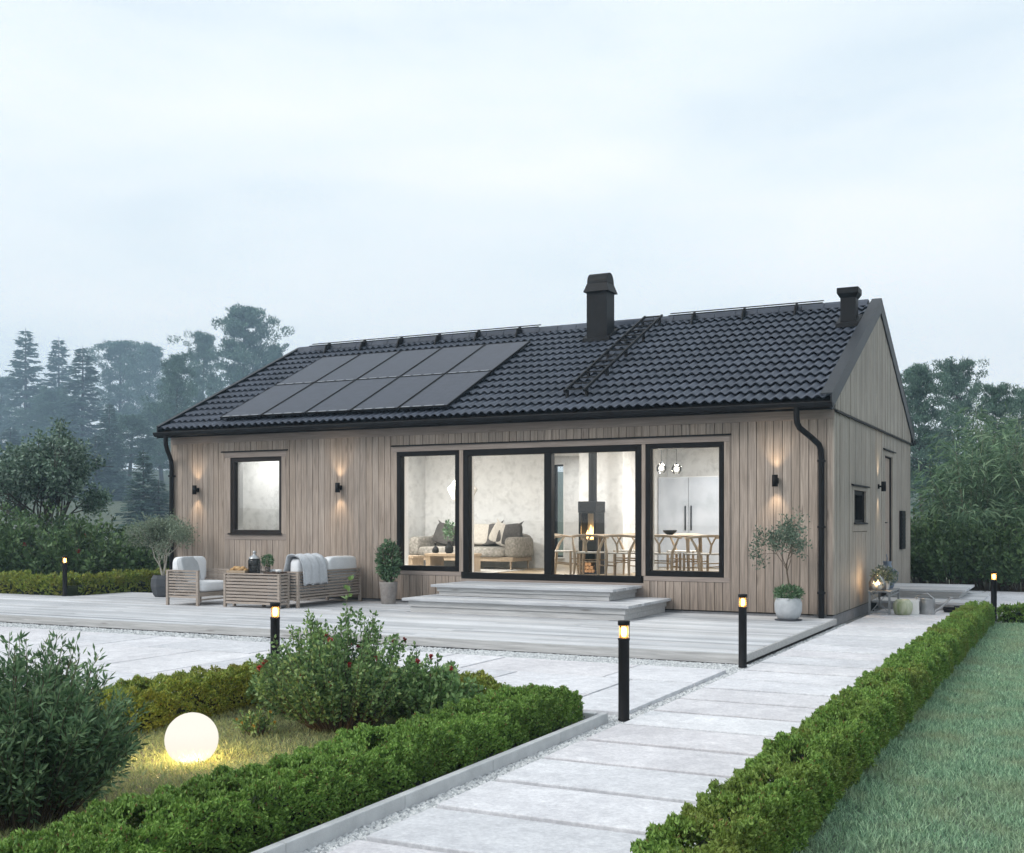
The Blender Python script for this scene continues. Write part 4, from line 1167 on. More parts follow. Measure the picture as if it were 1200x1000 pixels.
g = np.random.default_rng(21)
t = thing('herb_plant', 'small green herb plant in a glass on the slatted table', 'plant', (-8.58, -2.02, TZ))
mb = MB(); mb.lathe([(.035, 0), (.045, .10), (.042, .10), (.032, .01), (0, .01)], n=18); mb.build('pot', M['jar'], t)
V, F = leaf_cloud(g, 260, (0, 0, .20), (.085, .085, .09), .05, .012); npmesh('leaves', V, F, M['ficus'], t)
mb = MB()
for i in range(9): a = i * .7; mb.tube([(0, 0, .02), (.03 * math.cos(a), .03 * math.sin(a), .12), (.06 * math.cos(a), .06 * math.sin(a), .22)], .0025, 5)
mb.build('stem', M['twig'], t)
# papers on the sofa seat
mb = MB(); mb.box(-.15, .15, -.11, .11, 0, .012); mb.box(-.14, .15, -.10, .11, .013, .022)
o = mb.build('magazine', M['ceram'], loc=(-8.22, -1.15, DZ + .405), rotz=.3); setp(o, 'white magazines lying on the outdoor sofa seat', 'magazine')


# ================================================================== POTS WITH PLANTS
def branchy(mb, g, base, d, L, r, depth, tips, spread=.6, n=3, seg=3, curve=.25, up=.25, shrink=.72, rs_=.62):
    p = np.array(base, float); pts = [p.copy()]; d = np.array(d, float); d /= np.linalg.norm(d)
    for i in range(seg):
        d = d + g.normal(size=3) * curve * .35 + np.array([0, 0, up * .2]); d /= np.linalg.norm(d); p = p + d * L / seg; pts.append(p.copy())
    mb.tube(pts, [r * (1 - .4 * i / seg) for i in range(seg + 1)], 6 if r > .004 else 4, caps=False)
    tips.append((pts[-1], d.copy(), depth)); tips.append((pts[-2], d.copy(), depth))
    if depth > 0:
        for k in range(n):
            q = pts[-1 - (k % 2)] if seg > 1 else pts[-1]
            nd = d + g.normal(size=3) * spread; nd[2] += up; branchy(mb, g, q, nd, L * shrink * g.uniform(.8, 1.15), r * rs_, depth - 1, tips, spread, n, seg, curve, up, shrink, rs_)


# pale olive at the left corner
g = np.random.default_rng(5)
t = thing('potted_olive', 'pale many-branched olive tree in a dark pot at the left house corner', 'potted tree', (-11.98, -.80, DZ))
mb = MB(); mb.lathe([(.15, 0), (.19, .05), (.235, .20), (.225, .34), (.19, .40), (.17, .40), (.19, .33), (0, .33)], n=9, smooth=False); mb.build('pot', M['potdark'], t)
mb = MB(); mb.lathe([(0, .34), (.188, .335)], n=14); mb.build('soil', M['soil'], t)
mb = MB(); tips = []
for k in range(4):
    a = k * 1.6 + .3; branchy(mb, g, (0, 0, .33), (math.cos(a) * .30, math.sin(a) * .30, 1), .44, .018, 4, tips, .36, 3, 3, .28, .16, .70, .60)
mb.build('trunk', M['palebark'], t)
Ps, Ds = [], []
for p, d, dep in tips:
    if dep <= 1:
        for q in range(15 if dep == 0 else 7): Ps.append(p + g.normal(size=3) * .06); Ds.append(d + g.normal(size=3) * .7)
n = len(Ps); V, F = leaf_geo(np.array(Ps), np.array(Ds), g.uniform(.035, .06, n), g.uniform(.006, .011, n), g)
npmesh('crown', V, F, M['olive'], t)
# bushy ficus by the glazing
t = thing('potted_ficus', 'leafy evergreen in a taupe woven planter left of the glazing', 'potted plant', (-7.30, -.42, DZ))
mb = MB()
def sq(h0, h1, z0, z1): return [(-h0, -h0, z0), (h0, -h0, z0), (h0, h0, z0), (-h0, h0, z0), (-h1, -h1, z1), (h1, -h1, z1), (h1, h1, z1), (-h1, h1, z1)]
mb.lathe([(.115, 0), (.12, .01), (.155, .34), (.158, .37), (.14, .37), (.138, .33), (0, .33)], n=28)
for k in range(11): mb.lathe([(.1195 + k * .0031, .025 + k * .03), (.1235 + k * .0031, .035 + k * .03), (.1215 + k * .0031, .045 + k * .03)], n=28)
mb.build('pot', M['potbeige'], t)
mb = MB(); tips = []
for k in range(9):
    a = k * .7; branchy(mb, g, (.03 * math.cos(a), .03 * math.sin(a), .33), (math.cos(a) * .25, math.sin(a) * .25, 1), .30, .008, 2, tips, .35, 3, 3, .2, .3, .75, .6)
mb.build('stem', M['twig'], t)
V, F = leaf_cloud(g, 1500, (0, 0, .72), (.20, .20, .36), .075, .017, .15, .25); 
npmesh('leaves', V, F, M['ficus'], t)
# standard tree in grey bowl
t = thing('potted_tree', 'small round-crowned tree in a grey stone bowl beside the right downpipe', 'potted tree', (-.50, -.62, DZ))
mb = MB(); mb.lathe([(.10, .012), (.14, .03), (.175, .12), (.178, .22), (.155, .29), (.148, .292), (.14, .285), (.15, .25), (0, .25)], n=28); mb.build('pot', M['potgrey'], t)
mb = MB(); mb.lathe([(0, 0), (.17, 0), (.18, .012), (0, .012)], n=28); mb.build('saucer', M['potdark'], t)
mb = MB(); tips = []
mb.tube([(0, 0, .25), (.01, 0, .45), (-.02, .01, .62), (-.025, 0, .74)], [.011, .010, .009, .008], 8)
for k in range(5):
    a = k * 1.26 + .4; branchy(mb, g, (-.025, 0, .60 + .03 * k), (math.cos(a) * .55, math.sin(a) * .55, 1), .26, .006, 3, tips, .5, 3, 3, .3, .2, .72, .6)
mb.build('trunk', M['twig'], t)
Ps, Ds = [], []
for p, d, dep in tips:
    if dep <= 1:
        for q in range(5): Ps.append(p + g.normal(size=3) * .035); Ds.append(d + g.normal(size=3) * .8)
n = len(Ps); V, F = leaf_geo(np.array(Ps), np.array(Ds), g.uniform(.03, .055, n), g.uniform(.008, .014, n), g); npmesh('crown', V, F, M['sage'], t)
t.scale = (1.07, 1.07, 1.09)
V, F = leaf_cloud(g, 900, (0, 0, .345), (.19, .19, .10), .05, .010, .5, .3); npmesh('underplanting', V, F, M['ficus'], t)

# ================================================================== BENCH GROUP AT THE GABLE
t = thing('metal_bench', 'narrow grey metal bench along the gable wall', 'bench', (.20, 1.90, .02))
mb = MB()
for (x, y) in ((0, 0), (.30, 0), (0, .98), (.30, .98)): mb.box(x - .016, x + .016, y - .016, y + .016, 0, .355)
for y in (0, .98): mb.box(.017, .283, y - .012, y + .012, .03, .054)
for x in (0, .30): mb.box(x - .012, x + .012, .017, .963, .30, .325)
mb.bar((.03, .0, .06), (.27, .0, .34), .012, .012); mb.bar((.27, .0, .06), (.03, .0, .34), .012, .012)
mb.build('leg_frame', M['greymetal'], t)
mb = MB()
for i in range(5): mb.box(-.02 + i * .069, .045 + i * .069, -.03, 1.01, .356, .376)
mb.build('seat', M['greymetal'], t, bev=.003)
BZ = .02 + .3765
t = thing('candle_jar', 'big bell-shaped glass jar with lit candles on the metal bench', 'candle lantern', (.30, 2.03, BZ))
mb = MB(); mb.lathe([(.13, 0), (.135, .01), (.135, .12), (.10, .20), (.055, .235), (.055, .26), (.05, .26), (.05, .23), (.095, .195), (.129, .12), (.129, .014), (0, .012)], n=28); mb.build('glass', M['jar'], t)
for (x, y, h) in ((-.05, -.04, .10), (.04, -.06, .085), (.0, .05, .12)):
    mb = MB(); mb.lathe([(0, .013), (.036, .013), (.036, .012 + h), (.03, .014 + h), (0, .008 + h)], c=(x, y, 0), n=16); cd = mb.build('candle', M['wax'], t)
    mb = MB(); mb.lathe([(0, .012 + h), (.006, .02 + h), (.0075, .03 + h), (.003, .048 + h), (0, .055 + h)], c=(x, y, 0), n=10); mb.build('flame', M['flame'], cd)
light('candle_glow', 'POINT', (0, -.02, .17), 6.0, (1, .62, .32), t, shadow_soft_size=.03)
t = thing('planter_arrangement', 'pot of trailing greenery and pale flowers behind the candle jar', 'potted plant', (.34, 2.42, BZ))
mb = MB(); mb.lathe([(.08, 0), (.11, .14), (.10, .14), (0, .12)], n=20); mb.build('pot', M['potgrey'], t)
V, F = leaf_cloud(g, 700, (0, 0, .22), (.20, .20, .15), .06, .012, .2, .2); npmesh('leaves', V, F, M['sage'], t)
V, F = leaf_cloud(g, 120, (0, -.05, .30), (.13, .12, .07), .035, .014, .6, .4); npmesh('blossom', V, F, M['petalw'], t)
t = thing('enamel_jug', 'blue-grey enamel jug standing at the back of the bench', 'jug', (.34, 2.78, BZ))
mb = MB(); mb.lathe([(.09, 0), (.11, .05), (.105, .28), (.07, .36), (.06, .40), (.075, .44), (.07, .44), (.055, .40), (0, .38)], n=22); mb.build('body', M['bluecer'], t)
mb = MB(); mb.tube([(.0, -.07, .42), (.02, -.15, .50), (.0, -.10, .56)], .008, 8); mb.tube([(.10, 0, .32), (.17, 0, .26), (.16, 0, .14), (.105, 0, .08)], .009, 8); mb.build('handle', M['bluecer'], t)
t = thing('glazed_pot', 'round green and cream glazed pot on the slabs by the bench', 'pot', (.69, 1.98, .02))
mb = MB(); mb.lathe([(.08, 0), (.125, .03), (.15, .11), (.145, .19), (.10, .245), (.09, .25), (.085, .24), (0, .22)], n=24); mb.build('pot', M['melon'], t)
mb = MB(); mb.box(-.09, .09, -.09, .09, 0, .235); mb.box(-.06, .06, -.06, .06, .2355, .24)
setp(mb.build('square_planter', M['ceram'], loc=(.80, 2.20, .02), rotz=.3, bev=.01), 'square white planter between glazed pot and watering can', 'planter')
t = thing('watering_can', 'galvanised watering can with long spout beside the side steps', 'watering can', (1.02, 2.28, .02))
mb = MB(); mb.lathe([(.115, 0), (.118, .01), (.112, .25), (.115, .26), (.108, .26), (.10, .02), (0, .02)], n=26); mb.lathe([(.1185, .06), (.1205, .066), (.1185, .072)], n=26); mb.lathe([(.116, .2), (.119, .206), (.116, .212)], n=26); mb.build('body', M['steel'], t)
mb = MB(); mb.tube([(.10, .0, .05), (.22, .0, .14), (.34, .0, .27)], [.026, .02, .014], 10); mb.lathe([(.014, 0), (.04, .02), (.04, .026), (0, .03)], c=(.345, 0, .265), n=14); mb.build('spout', M['steel'], t)
mb = MB(); mb.tube([(-.11, 0, .06), (-.19, 0, .16), (-.15, 0, .29), (-.0, 0, .34), (.10, 0, .25)], .010, 8); mb.build('handle', M['steel'], t)
mb = MB(); pts = []
for i in range(90):
    a = i * .30; pts.append((1.36 + (.14 + .01 * math.sin(a * 1.7)) * math.cos(a), 2.72 + (.14 + .01 * math.cos(a * 2.3)) * math.sin(a), .035 + .0022 * i * .45 + .008 * math.sin(a * .6)))
mb.tube(pts, .012, 8); setp(mb.build('garden_hose', M['black']), 'coiled black garden hose on the slabs by the side steps', 'hose')

# ================================================================== INTERIOR
FZ = .5205
# sofa against the living-room back wall
t = thing('living_sofa', 'long oatmeal fabric sofa seen through the sliding door', 'sofa', (-9.30, 3.35, FZ))
SW = 2.48
mb = MB(); mb.box(0.05, SW - .05, .08, .95, .17, .26); mb.build('base', M['oak'], t, bev=.01)
for (x, y) in ((.12, .12), (SW - .12, .12), (.12, .90), (SW - .12, .90), (SW / 2, .12)):
    mb = MB(); mb.tube([(x, y, 0), (x, y, .17)], [.016, .024], 10); mb.build('leg', M['oak'], t)
for i in range(2):
    mb = MB(); rbox(mb, .22 + i * 1.03, 1.23 + i * 1.03, .02, .78, .25, .46, jit=.004); mb.build('seat_cushion', M['sofa'], t)
    mb = MB(); rbox(mb, .24 + i * 1.01, 1.23 + i * 1.01, .66, .92, .42, .80, jit=.006); mb.build('back_cushion', M['sofa'], t)
mb = MB(); rbox(mb, .0, .25, .05, .98, .24, .66); mb.build('armrest', M['sofa'], t); mb = MB(); rbox(mb, SW - .25, SW, .05, .98, .24, .66); mb.build('armrest', M['sofa'], t)
mb = MB(); rbox(mb, .05, SW - .05, .84, 1.02, .24, .74); mb.build('backrest', M['sofa'], t)
pl = [(.62, 'dkpil', 12, 'charcoal pillow at the left end of the living-room sofa'), (1.45, 'ltpil', 0, 'linen pillow left of the charcoal pair on the sofa'), (1.72, 'dkpil', -10, 'charcoal pillow in the middle of the sofa, left of the striped one'), (1.95, 'ltpil', 22, 'upright linen pillow between two charcoal pillows'), (2.15, 'dkpil', -6, 'charcoal pillow by the right arm of the living-room sofa')]
for x, mt, rot, lab in pl:
    mb = MB(); rbox(mb, -.24, .24, -.07, .07, -.22, .22)
    for s1 in (-1, 1):
        mb.add([(s1 * .20, -.02, .17), (s1 * .20, .02, .17), (s1 * .285, 0, .27), (s1 * .14, 0, .21)], [(0, 1, 2), (0, 2, 3), (1, 3, 2), (0, 3, 1)])
    o = mb.build('pillow', M[mt], loc=(-9.30 + x, 3.90, FZ + .70)); o.rotation_euler = (R(-18), R(rot), 0); setp(o, lab, 'pillow')
# wood block tables
def block_table(x, y, w, d, h, lab):
    t = thing('block_table', lab, 'coffee table', (x, y, FZ))
    mb = MB(); mb.box(0, w, 0, d, h - .05, h); mb.build('tabletop', M['oak'], t, bev=.004)
    mb = MB(); mb.box(0.02, .12, .01, d - .01, 0, h - .051); mb.box(w - .22, w - .02, .01, d - .01, 0, h - .051); mb.build('side_panel', M['oak'], t, bev=.004)
block_table(-9.15, 2.15, .75, .45, .30, 'low chunky oak coffee table, the left one')
block_table(-8.05, 2.0, .95, .55, .36, 'low chunky oak coffee table, the right one carrying the black vase')
t = thing('black_vase', 'black vase with a leafy sprig on the right oak coffee table', 'vase', (-7.62, 2.2, FZ + .3605))
mb = MB(); mb.lathe([(.05, 0), (.085, .04), (.08, .13), (.035, .18), (.035, .22), (.045, .225), (.03, .22), (0, .2)], n=20); mb.build('body', M['stove'], t)
V, F = leaf_cloud(g, 200, (0, 0, .44), (.10, .10, .20), .07, .016, .4, .1); npmesh('sprig', V, F, M['ficus'], t)
t = thing('small_vase', 'small black bottle vase on the right oak coffee table', 'vase', (-7.95, 2.25, FZ + .3605))
mb = MB(); mb.lathe([(.045, 0), (.07, .03), (.06, .09), (.02, .13), (.02, .19), (.026, .195), (0, .18)], n=20); mb.build('body', M['stove'], t)
mb = MB(); mb.box(-9.4, -6.7, 1.5, 3.6, .5205, .532); setp(mb.build('rug', M['rug'], bev=.004), 'grey rug under the oak coffee tables', 'rug')
# paper shade hanging left of the sliding door
t = thing('paper_lampshade', 'faceted pale paper lampshade hanging at the left of the sliding door', 'ceiling lamp', (-7.55, 2.6, 3.02))
mb = MB(); mb.lathe([(.05, -.62), (.22, -.80), (.30, -.90), (.20, -1.10), (.08, -1.16)], n=10, smooth=False); mb.build('shade', M['paper'], t)
mb = MB(); mb.tube([(0, 0, 0), (0, 0, -.63)], .005, 6); mb.build('cord', M['stove'], t)
# stove
t = thing('wood_stove', 'tall black wood stove with glowing window and log niche', 'stove', (-4.89, 2.72, FZ))
mb = MB(); w = .17
mb.box(-w, w, -.20, .22, .0, .03); mb.box(-w, -w + .03, -.20, .22, .031, .44); mb.box(w - .03, w, -.20, .22, .031, .44); mb.box(-w + .031, w - .031, .19, .22, .031, .44)
mb.box(-w, w, -.22, .22, .44, .62)
mb.box(-w, -w + .045, -.22, .22, .621, 1.13); mb.box(w - .045, w, -.22, .22, .621, 1.13); mb.box(-w + .046, w - .046, .12, .22, .621, 1.13); mb.box(-w - .008, w + .008, -.23, .23, 1.131, 1.34)
mb.build('body', M['stove'], t, bev=.008)
mb = MB(); mb.box(-w + .046, w - .046, -.21, -.20, .622, 1.129); mb.build('fire_door', M['amber'], t)
mb = MB(); mb.tube([(0, .05, 1.34), (0, .05, 2.49)], .078, 24); mb.build('flue', M['stove'], t)
mb = MB()
for i, (x, h) in enumerate(((-.07, .18), (-.02, .28), (.04, .24), (.08, .14), (0.0, .18))): mb.lathe([(.01, .64), (.045, .70), (.03, .64 + h * .6), (0, .64 + h)], c=(x, -.02 + .03 * (i % 2), 0), n=10)
mb.build('flame', M['flame'], t)
mb = MB(); mb.box(-.12, .12, .105, .119, .63, 1.12); mb.build('firebrick', M['white'], t)
rs = random.Random(6); lg = None
for i in range(11):
    row = i // 4; k = i % 4
    if lg is None:
        mb = MB(); mb.tube([(0, -.16, 0), (0, .16, 0)], .033, 9); lg = mb.build('firewood_log', M['logend']); o = lg
    else: o = lg.copy(); COL.objects.link(o)
    o.location = (-4.89 - .10 + k * .066 + (row % 2) * .025 - (.05 if k == 3 and row % 2 else 0), 2.70, FZ + .065 + row * .062); o.rotation_euler = (0, rs.uniform(0, 3), 0)
    setp(o, 'split log stacked in the niche under the stove', 'firewood', 'logs in the stove niche')
# dining table
t = thing('dining_table', 'pale oak dining table behind the right-hand glazing', 'dining table', (-3.55, 1.75, FZ))
mb = MB(); mb.box(-1.05, 1.05, -.45, .45, .71, .745); mb.build('tabletop', M['oak'], t, bev=.008)
for (x, y) in ((-.95, -.36), (.95, -.36), (-.95, .36), (.95, .36)):
    mb = MB(); mb.tube([(x, y, 0), (x * .97, y * .95, .71)], [.022, .032], 10); mb.build('leg', M['oak'], t)


def make_chair(mat):
    """wishbone chair facing +y"""
    t = thing('wishbone_chair', '', 'chair', (0, 0, 0))
    mb = MB(); n = 12
    mb.prism([(-.25, .23), (-.20, -.20), (.20, -.20), (.25, .23)][::-1], 'z', .435, .46); mb.build('seat', M['rug'], t, bev=.012)
    for (x, y) in ((-.23, .21), (.23, .21)):
        mb = MB(); mb.tube([(x, y, 0), (x, y, .25), (x, y, .46)], [.016, .023, .020], 10); mb.build('leg', mat, t)
    for sx in (-1, 1):
        mb = MB(); mb.tube([(sx * .22, -.22, 0), (sx * .20, -.19, .25), (sx * .205, -.18, .46), (sx * .25, -.13, .60), (sx * .275, -.06, .70)], [.017, .025, .025, .021, .016], 10); mb.build('leg', mat, t)
    mb = MB(); mb.tube([(-.285, .06, .70)] + [(.29 * math.cos(a), -.02 + .23 * math.sin(a), .71 + .03 * abs(math.sin(a))) for a in np.linspace(PI, 2 * PI, 13)] + [(.285, .06, .70)], [.014] + [.021] * 13 + [.014], 10); mb.build('backrest', mat, t)
    mb = MB(); mb.bar((0, -.19, .46), (0, -.225, .60), .035, .012, up=(0, 1, 0)); mb.bar((0, -.225, .595), (-.09, -.235, .735), .028, .012, up=(0, 1, 0)); mb.bar((0, -.225, .595), (.09, -.235, .735), .028, .012, up=(0, 1, 0)); mb.build('splat', mat, t)
    mb = MB(); mb.tube([(-.22, .21, .22), (-.205, -.19, .25)], .010, 8); mb.tube([(.22, .21, .22), (.205, -.19, .25)], .010, 8); mb.tube([(-.22, .21, .32), (.22, .21, .32)], .010, 8); mb.tube([(-.2, -.19, .30), (.2, -.19, .30)], .010, 8); mb.build('stretcher', mat, t)
    return t


c1 = None
for (x, y, rz, lab) in ((-4.22, 1.02, 0.1, 'pale wishbone chair nearest the stove, its back to the sliding door'), (-3.62, 1.00, -.06, 'pale wishbone chair just left of the post between door and right window'),
                        (-2.92, 1.02, .05, 'pale wishbone chair in the middle of the right window'), (-2.25, 1.05, .9, 'pale wishbone chair at the right edge of the right window'),
                        (-4.98, 1.62, -1.45, 'pale wishbone chair at the left head of the table before the stove'), (-4.05, 2.52, PI, 'pale wishbone chair on the far side of the table, left'), (-3.05, 2.52, PI, 'pale wishbone chair on the far side of the table, right')):
    if c1 is None: c1 = make_chair(M['oak']); o = c1
    else: o = copy_tree(c1)
    o.location = (x, y, FZ); o.rotation_euler.z = rz; setp(o, lab, 'chair', 'wishbone dining chairs')
mb = MB(); mb.lathe([(.05, 0), (.11, .05), (.12, .08), (.11, .08), (.05, .012), (0, .012)], n=24); setp(mb.build('bowl', M['stove'], loc=(-3.05, 1.75, FZ + .7455)), 'dark bowl on the dining table', 'bowl')
mb = MB(); mb.lathe([(.04, 0), (.10, .015), (.13, .03), (.12, .03), (.04, .008), (0, .008)], n=24); setp(mb.build('plate', M['bread'], loc=(-3.5, 1.62, FZ + .7455)), 'brown plate on the dining table', 'plate')
# pendants
pd = None
for (x, y, z, lab) in ((-3.22, 1.80, 2.40, 'glowing glass pendant lamp, the left of two over the table'), (-2.95, 1.80, 2.38, 'glowing glass pendant lamp, the right of two over the table')):
    if pd is None:
        t = pd = thing('pendant_lamp', '', 'pendant lamp')
        mb = MB(); mb.lathe([(.03, .085), (.06, .065), (.085, .02), (.083, -.03), (.05, -.075)], n=28, caps=False); mb.build('shade', M['glass'], t)
        mb = MB(); mb.ball((0, 0, .0), .042, n=20); mb.build('bulb', M['pendl'], t)
        mb = MB(); mb.tube([(0, 0, .07), (0, 0, .63)], .004, 6); mb.lathe([(.02, .06), (.022, .1), (0, .11)], n=12); mb.build('cord', M['stove'], t)
        light('pendant_glow', 'POINT', (0, 0, -.10), 7, (1, .88, .72), t, shadow_soft_size=.06)
        o = t
    else: o = copy_tree(pd)
    o.location = (x, y, z); setp(o, lab, 'pendant lamp', 'pair of pendant lamps')
# tall kitchen cabinet
t = thing('tall_cabinet', 'tall blue-grey cabinet with two doors and long dark handles', 'cabinet', (-4.40, 5.0, FZ))
mb = MB(); mb.box(0, 1.26, .03, .60, 0, 1.86); mb.build('carcass', M['white'], t)
for x0, hx in ((.005, .57), (.635, .69)):
    mb = MB(); mb.box(x0, x0 + .62, 0, .028, .06, 1.85); d = mb.build('door', M['cabinet'], t, bev=.003)
    mb = MB(); mb.box(hx - .012, hx + .012, -.03, -.001, .80, 1.28); mb.build('handle', M['stove'], d)
# unseen area lights added under the ceilings to brighten the rooms, no fixtures
for (nm, x, y, e, s) in (('room_fill', -8.2, 1.7, 78, .6), ('room_fill', -3.0, 2.2, 62, .6), ('room_fill', -2.6, 3.9, 22, .4), ('room_fill', -7.0, 6.4, 26, .3), ('room_fill', -11.0, .62, 11, .3), ('room_fill', -5.9, 1.6, 30, .4)):
    light(nm, 'AREA', (x, y, 3.005), e * 2.25, (1, .985, .96), shape='DISK', size=s)
# ================================================================== VEGETATION
def hedge(name, label, path, w, h, n_per_m, mat, seed, L=.055, group='clipped low hedges'):
    """clipped hedge along a ground path: rounded bumpy core plus many small sprays"""
    g = np.random.default_rng(seed); path = np.array(path, float)
    seg = np.linalg.norm(np.diff(path, axis=0), axis=1); tot = seg.sum(); cum = np.concatenate([[0], np.cumsum(seg)])

    def pos(s):
        s = np.clip(s, 0, tot); i = np.clip(np.searchsorted(cum, s, 'right') - 1, 0, len(seg) - 1); f = (s - cum[i]) / seg[i]
        p = path[i] * (1 - f)[:, None] + path[i + 1] * f[:, None]; d = (path[i + 1] - path[i]) / seg[i][:, None]
        return p, d
    n = int(n_per_m * tot)
    s = g.uniform(-.02, tot + .02, n)
    # profile angle: from one foot over the top to the other foot (superellipse)
    a = g.uniform(-.08, PI + .08, n); ca, sa = np.cos(a), np.sin(a)
    px = np.sign(ca) * np.abs(ca) ** .42 * w / 2; pz = np.abs(sa) ** .5 * h
    bump = 1 + .10 * np.sin(s * 7.3 + a * 2) * np.sin(s * 3.1 + 1.7) + .07 * np.sin(s * 17 + a * 5) + .05 * np.sin(s * 31 - a * 9)
    dep = 1 - np.abs(g.normal(size=n)) * .07
    # rounded ends
    endd = np.minimum(s + .02, tot + .02 - s); rnd = np.clip(np.sqrt(np.clip(1 - (1 - np.clip(endd / .16, 0, 1)) ** 2, 0, 1)), .25, 1)
    p, d = pos(s); nrm = np.stack([d[:, 1], -d[:, 0]], -1)
    hol = .5 + .5 * np.sin(s * 11.3 + 3 * np.sin(a * 3.1)) * np.sin(a * 6.7 + s * 4.1 + 2 * np.sin(s * 2.3)); dep = dep * (1 - .22 * np.clip((hol - .72) / .28, 0, 1))
    k = bump * dep * (.5 + .5 * rnd)
    P = np.zeros((n, 3)); P[:, :2] = p + nrm * (px * k)[:, None]; P[:, 2] = np.maximum(pz * k, .005)
    O = np.zeros((n, 3)); O[:, :2] = nrm * (ca)[:, None]; O[:, 2] = sa * .9 + .35
    edir = np.where(s < tot / 2, -1, 1) * (1 - rnd); O[:, :2] += d * edir[:, None]
    O = unit(O + g.normal(size=(n, 3)) * .55)
    parts = []
    for j, (da, ls) in enumerate(((0, 1.0), (.55, .75), (-.55, .75))):
        side = unit(np.cross(O, g.normal(size=(n, 3)))); D = unit(O + side * da)
        V, F = leaf_geo(P - O * .02, D, g.uniform(.7, 1.25, n) * L * ls, L * .17, g)
        parts.append((V, F))
    V, F = merge(parts)
    t = thing(name, label, 'hedge', (0, 0, 0), 0, group)
    npmesh('foliage', V, F, mat, t)
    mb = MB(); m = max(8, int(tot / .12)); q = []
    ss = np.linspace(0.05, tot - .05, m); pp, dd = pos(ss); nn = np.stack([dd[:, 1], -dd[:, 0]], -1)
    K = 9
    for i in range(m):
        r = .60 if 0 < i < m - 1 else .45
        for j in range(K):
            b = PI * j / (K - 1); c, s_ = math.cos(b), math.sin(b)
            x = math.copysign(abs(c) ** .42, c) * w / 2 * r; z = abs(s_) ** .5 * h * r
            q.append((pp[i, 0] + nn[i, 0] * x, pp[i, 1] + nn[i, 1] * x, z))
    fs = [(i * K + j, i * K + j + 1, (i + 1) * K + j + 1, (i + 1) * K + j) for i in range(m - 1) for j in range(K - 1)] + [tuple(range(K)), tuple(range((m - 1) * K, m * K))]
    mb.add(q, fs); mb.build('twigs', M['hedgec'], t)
    return t


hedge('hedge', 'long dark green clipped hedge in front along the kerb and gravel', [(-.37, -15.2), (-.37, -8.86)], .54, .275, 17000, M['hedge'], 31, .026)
hedge('hedge', 'clipped hedge with painted gold lamp glow along the back of the planting bed, behind globe lamp and rose bush', [(-2.92, -12.6), (-2.90, -9.12), (-.75, -9.10)], .48, .32, 11000, M['hedgey'], 32, .029)
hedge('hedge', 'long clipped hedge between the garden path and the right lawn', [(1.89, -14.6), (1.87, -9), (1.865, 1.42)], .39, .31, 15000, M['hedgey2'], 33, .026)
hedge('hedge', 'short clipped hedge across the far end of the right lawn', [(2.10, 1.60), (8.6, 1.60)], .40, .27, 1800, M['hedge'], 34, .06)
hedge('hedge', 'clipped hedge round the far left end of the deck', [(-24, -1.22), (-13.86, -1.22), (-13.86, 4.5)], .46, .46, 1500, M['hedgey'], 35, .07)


# grass
def grass(name, boxes, label, mat, L, W, seed, lean=.5):
    g = np.random.default_rng(seed); P = []
    for (x0, x1, y0, y1, n) in boxes: P.append(np.stack([g.uniform(x0, x1, n), g.uniform(y0, y1, n), np.full(n, -.006)], -1))
    P = np.concatenate(P); n = len(P)
    clump = .5 + .5 * np.sin(P[:, 0] * 9.1 + np.sin(P[:, 1] * 6.3)) * np.sin(P[:, 1] * 8.3)
    D = g.normal(size=(n, 3)) * lean; D[:, 2] = 1
    D = unit(D); l = g.uniform(.6, 1.3, n) * L * (.8 + .4 * clump)
    S = unit(np.cross(D, g.normal(size=(n, 3)))) * W
    mid = P + D * l[:, None] * .55; bend = g.normal(size=(n, 3)) * .3; bend[:, 2] = -abs(bend[:, 2]) * .5
    tip = mid + unit(D + bend) * l[:, None] * .5
    V = np.stack([P - S, P + S, mid + S * .7, tip, mid - S * .7], 1).reshape(-1, 3)
    F = np.arange(5 * n).reshape(n, 5)
    return setp(npmesh(name, V, F, mat), label, 'grass', kind='stuff')


grass('lawn_blades', [(2.02, 3.4, -12.5, -9, 30000), (2.02, 3.5, -9, -5, 32000), (2.02, 3.6, -5, 1.4, 28000), (3.5, 9, -12, 1.4, 24000)], 'cool green mown lawn right of the long hedge', M['grass'], .048, .0028, 41, .55)
grass('bed_grass', [(-2.75, -.62, -13.6, -9.3, 52000), (-2.7, -.6, -15, -13.6, 7000)], 'dry tufty grass of the planting bed around the globe lamp', M['dry'], .055, .0021, 42, .65)
grass('back_grass', [(-24, -14, -.9, 8, 26000)], 'green grass behind the far left hedge', M['grass'], .09, .006, 43)


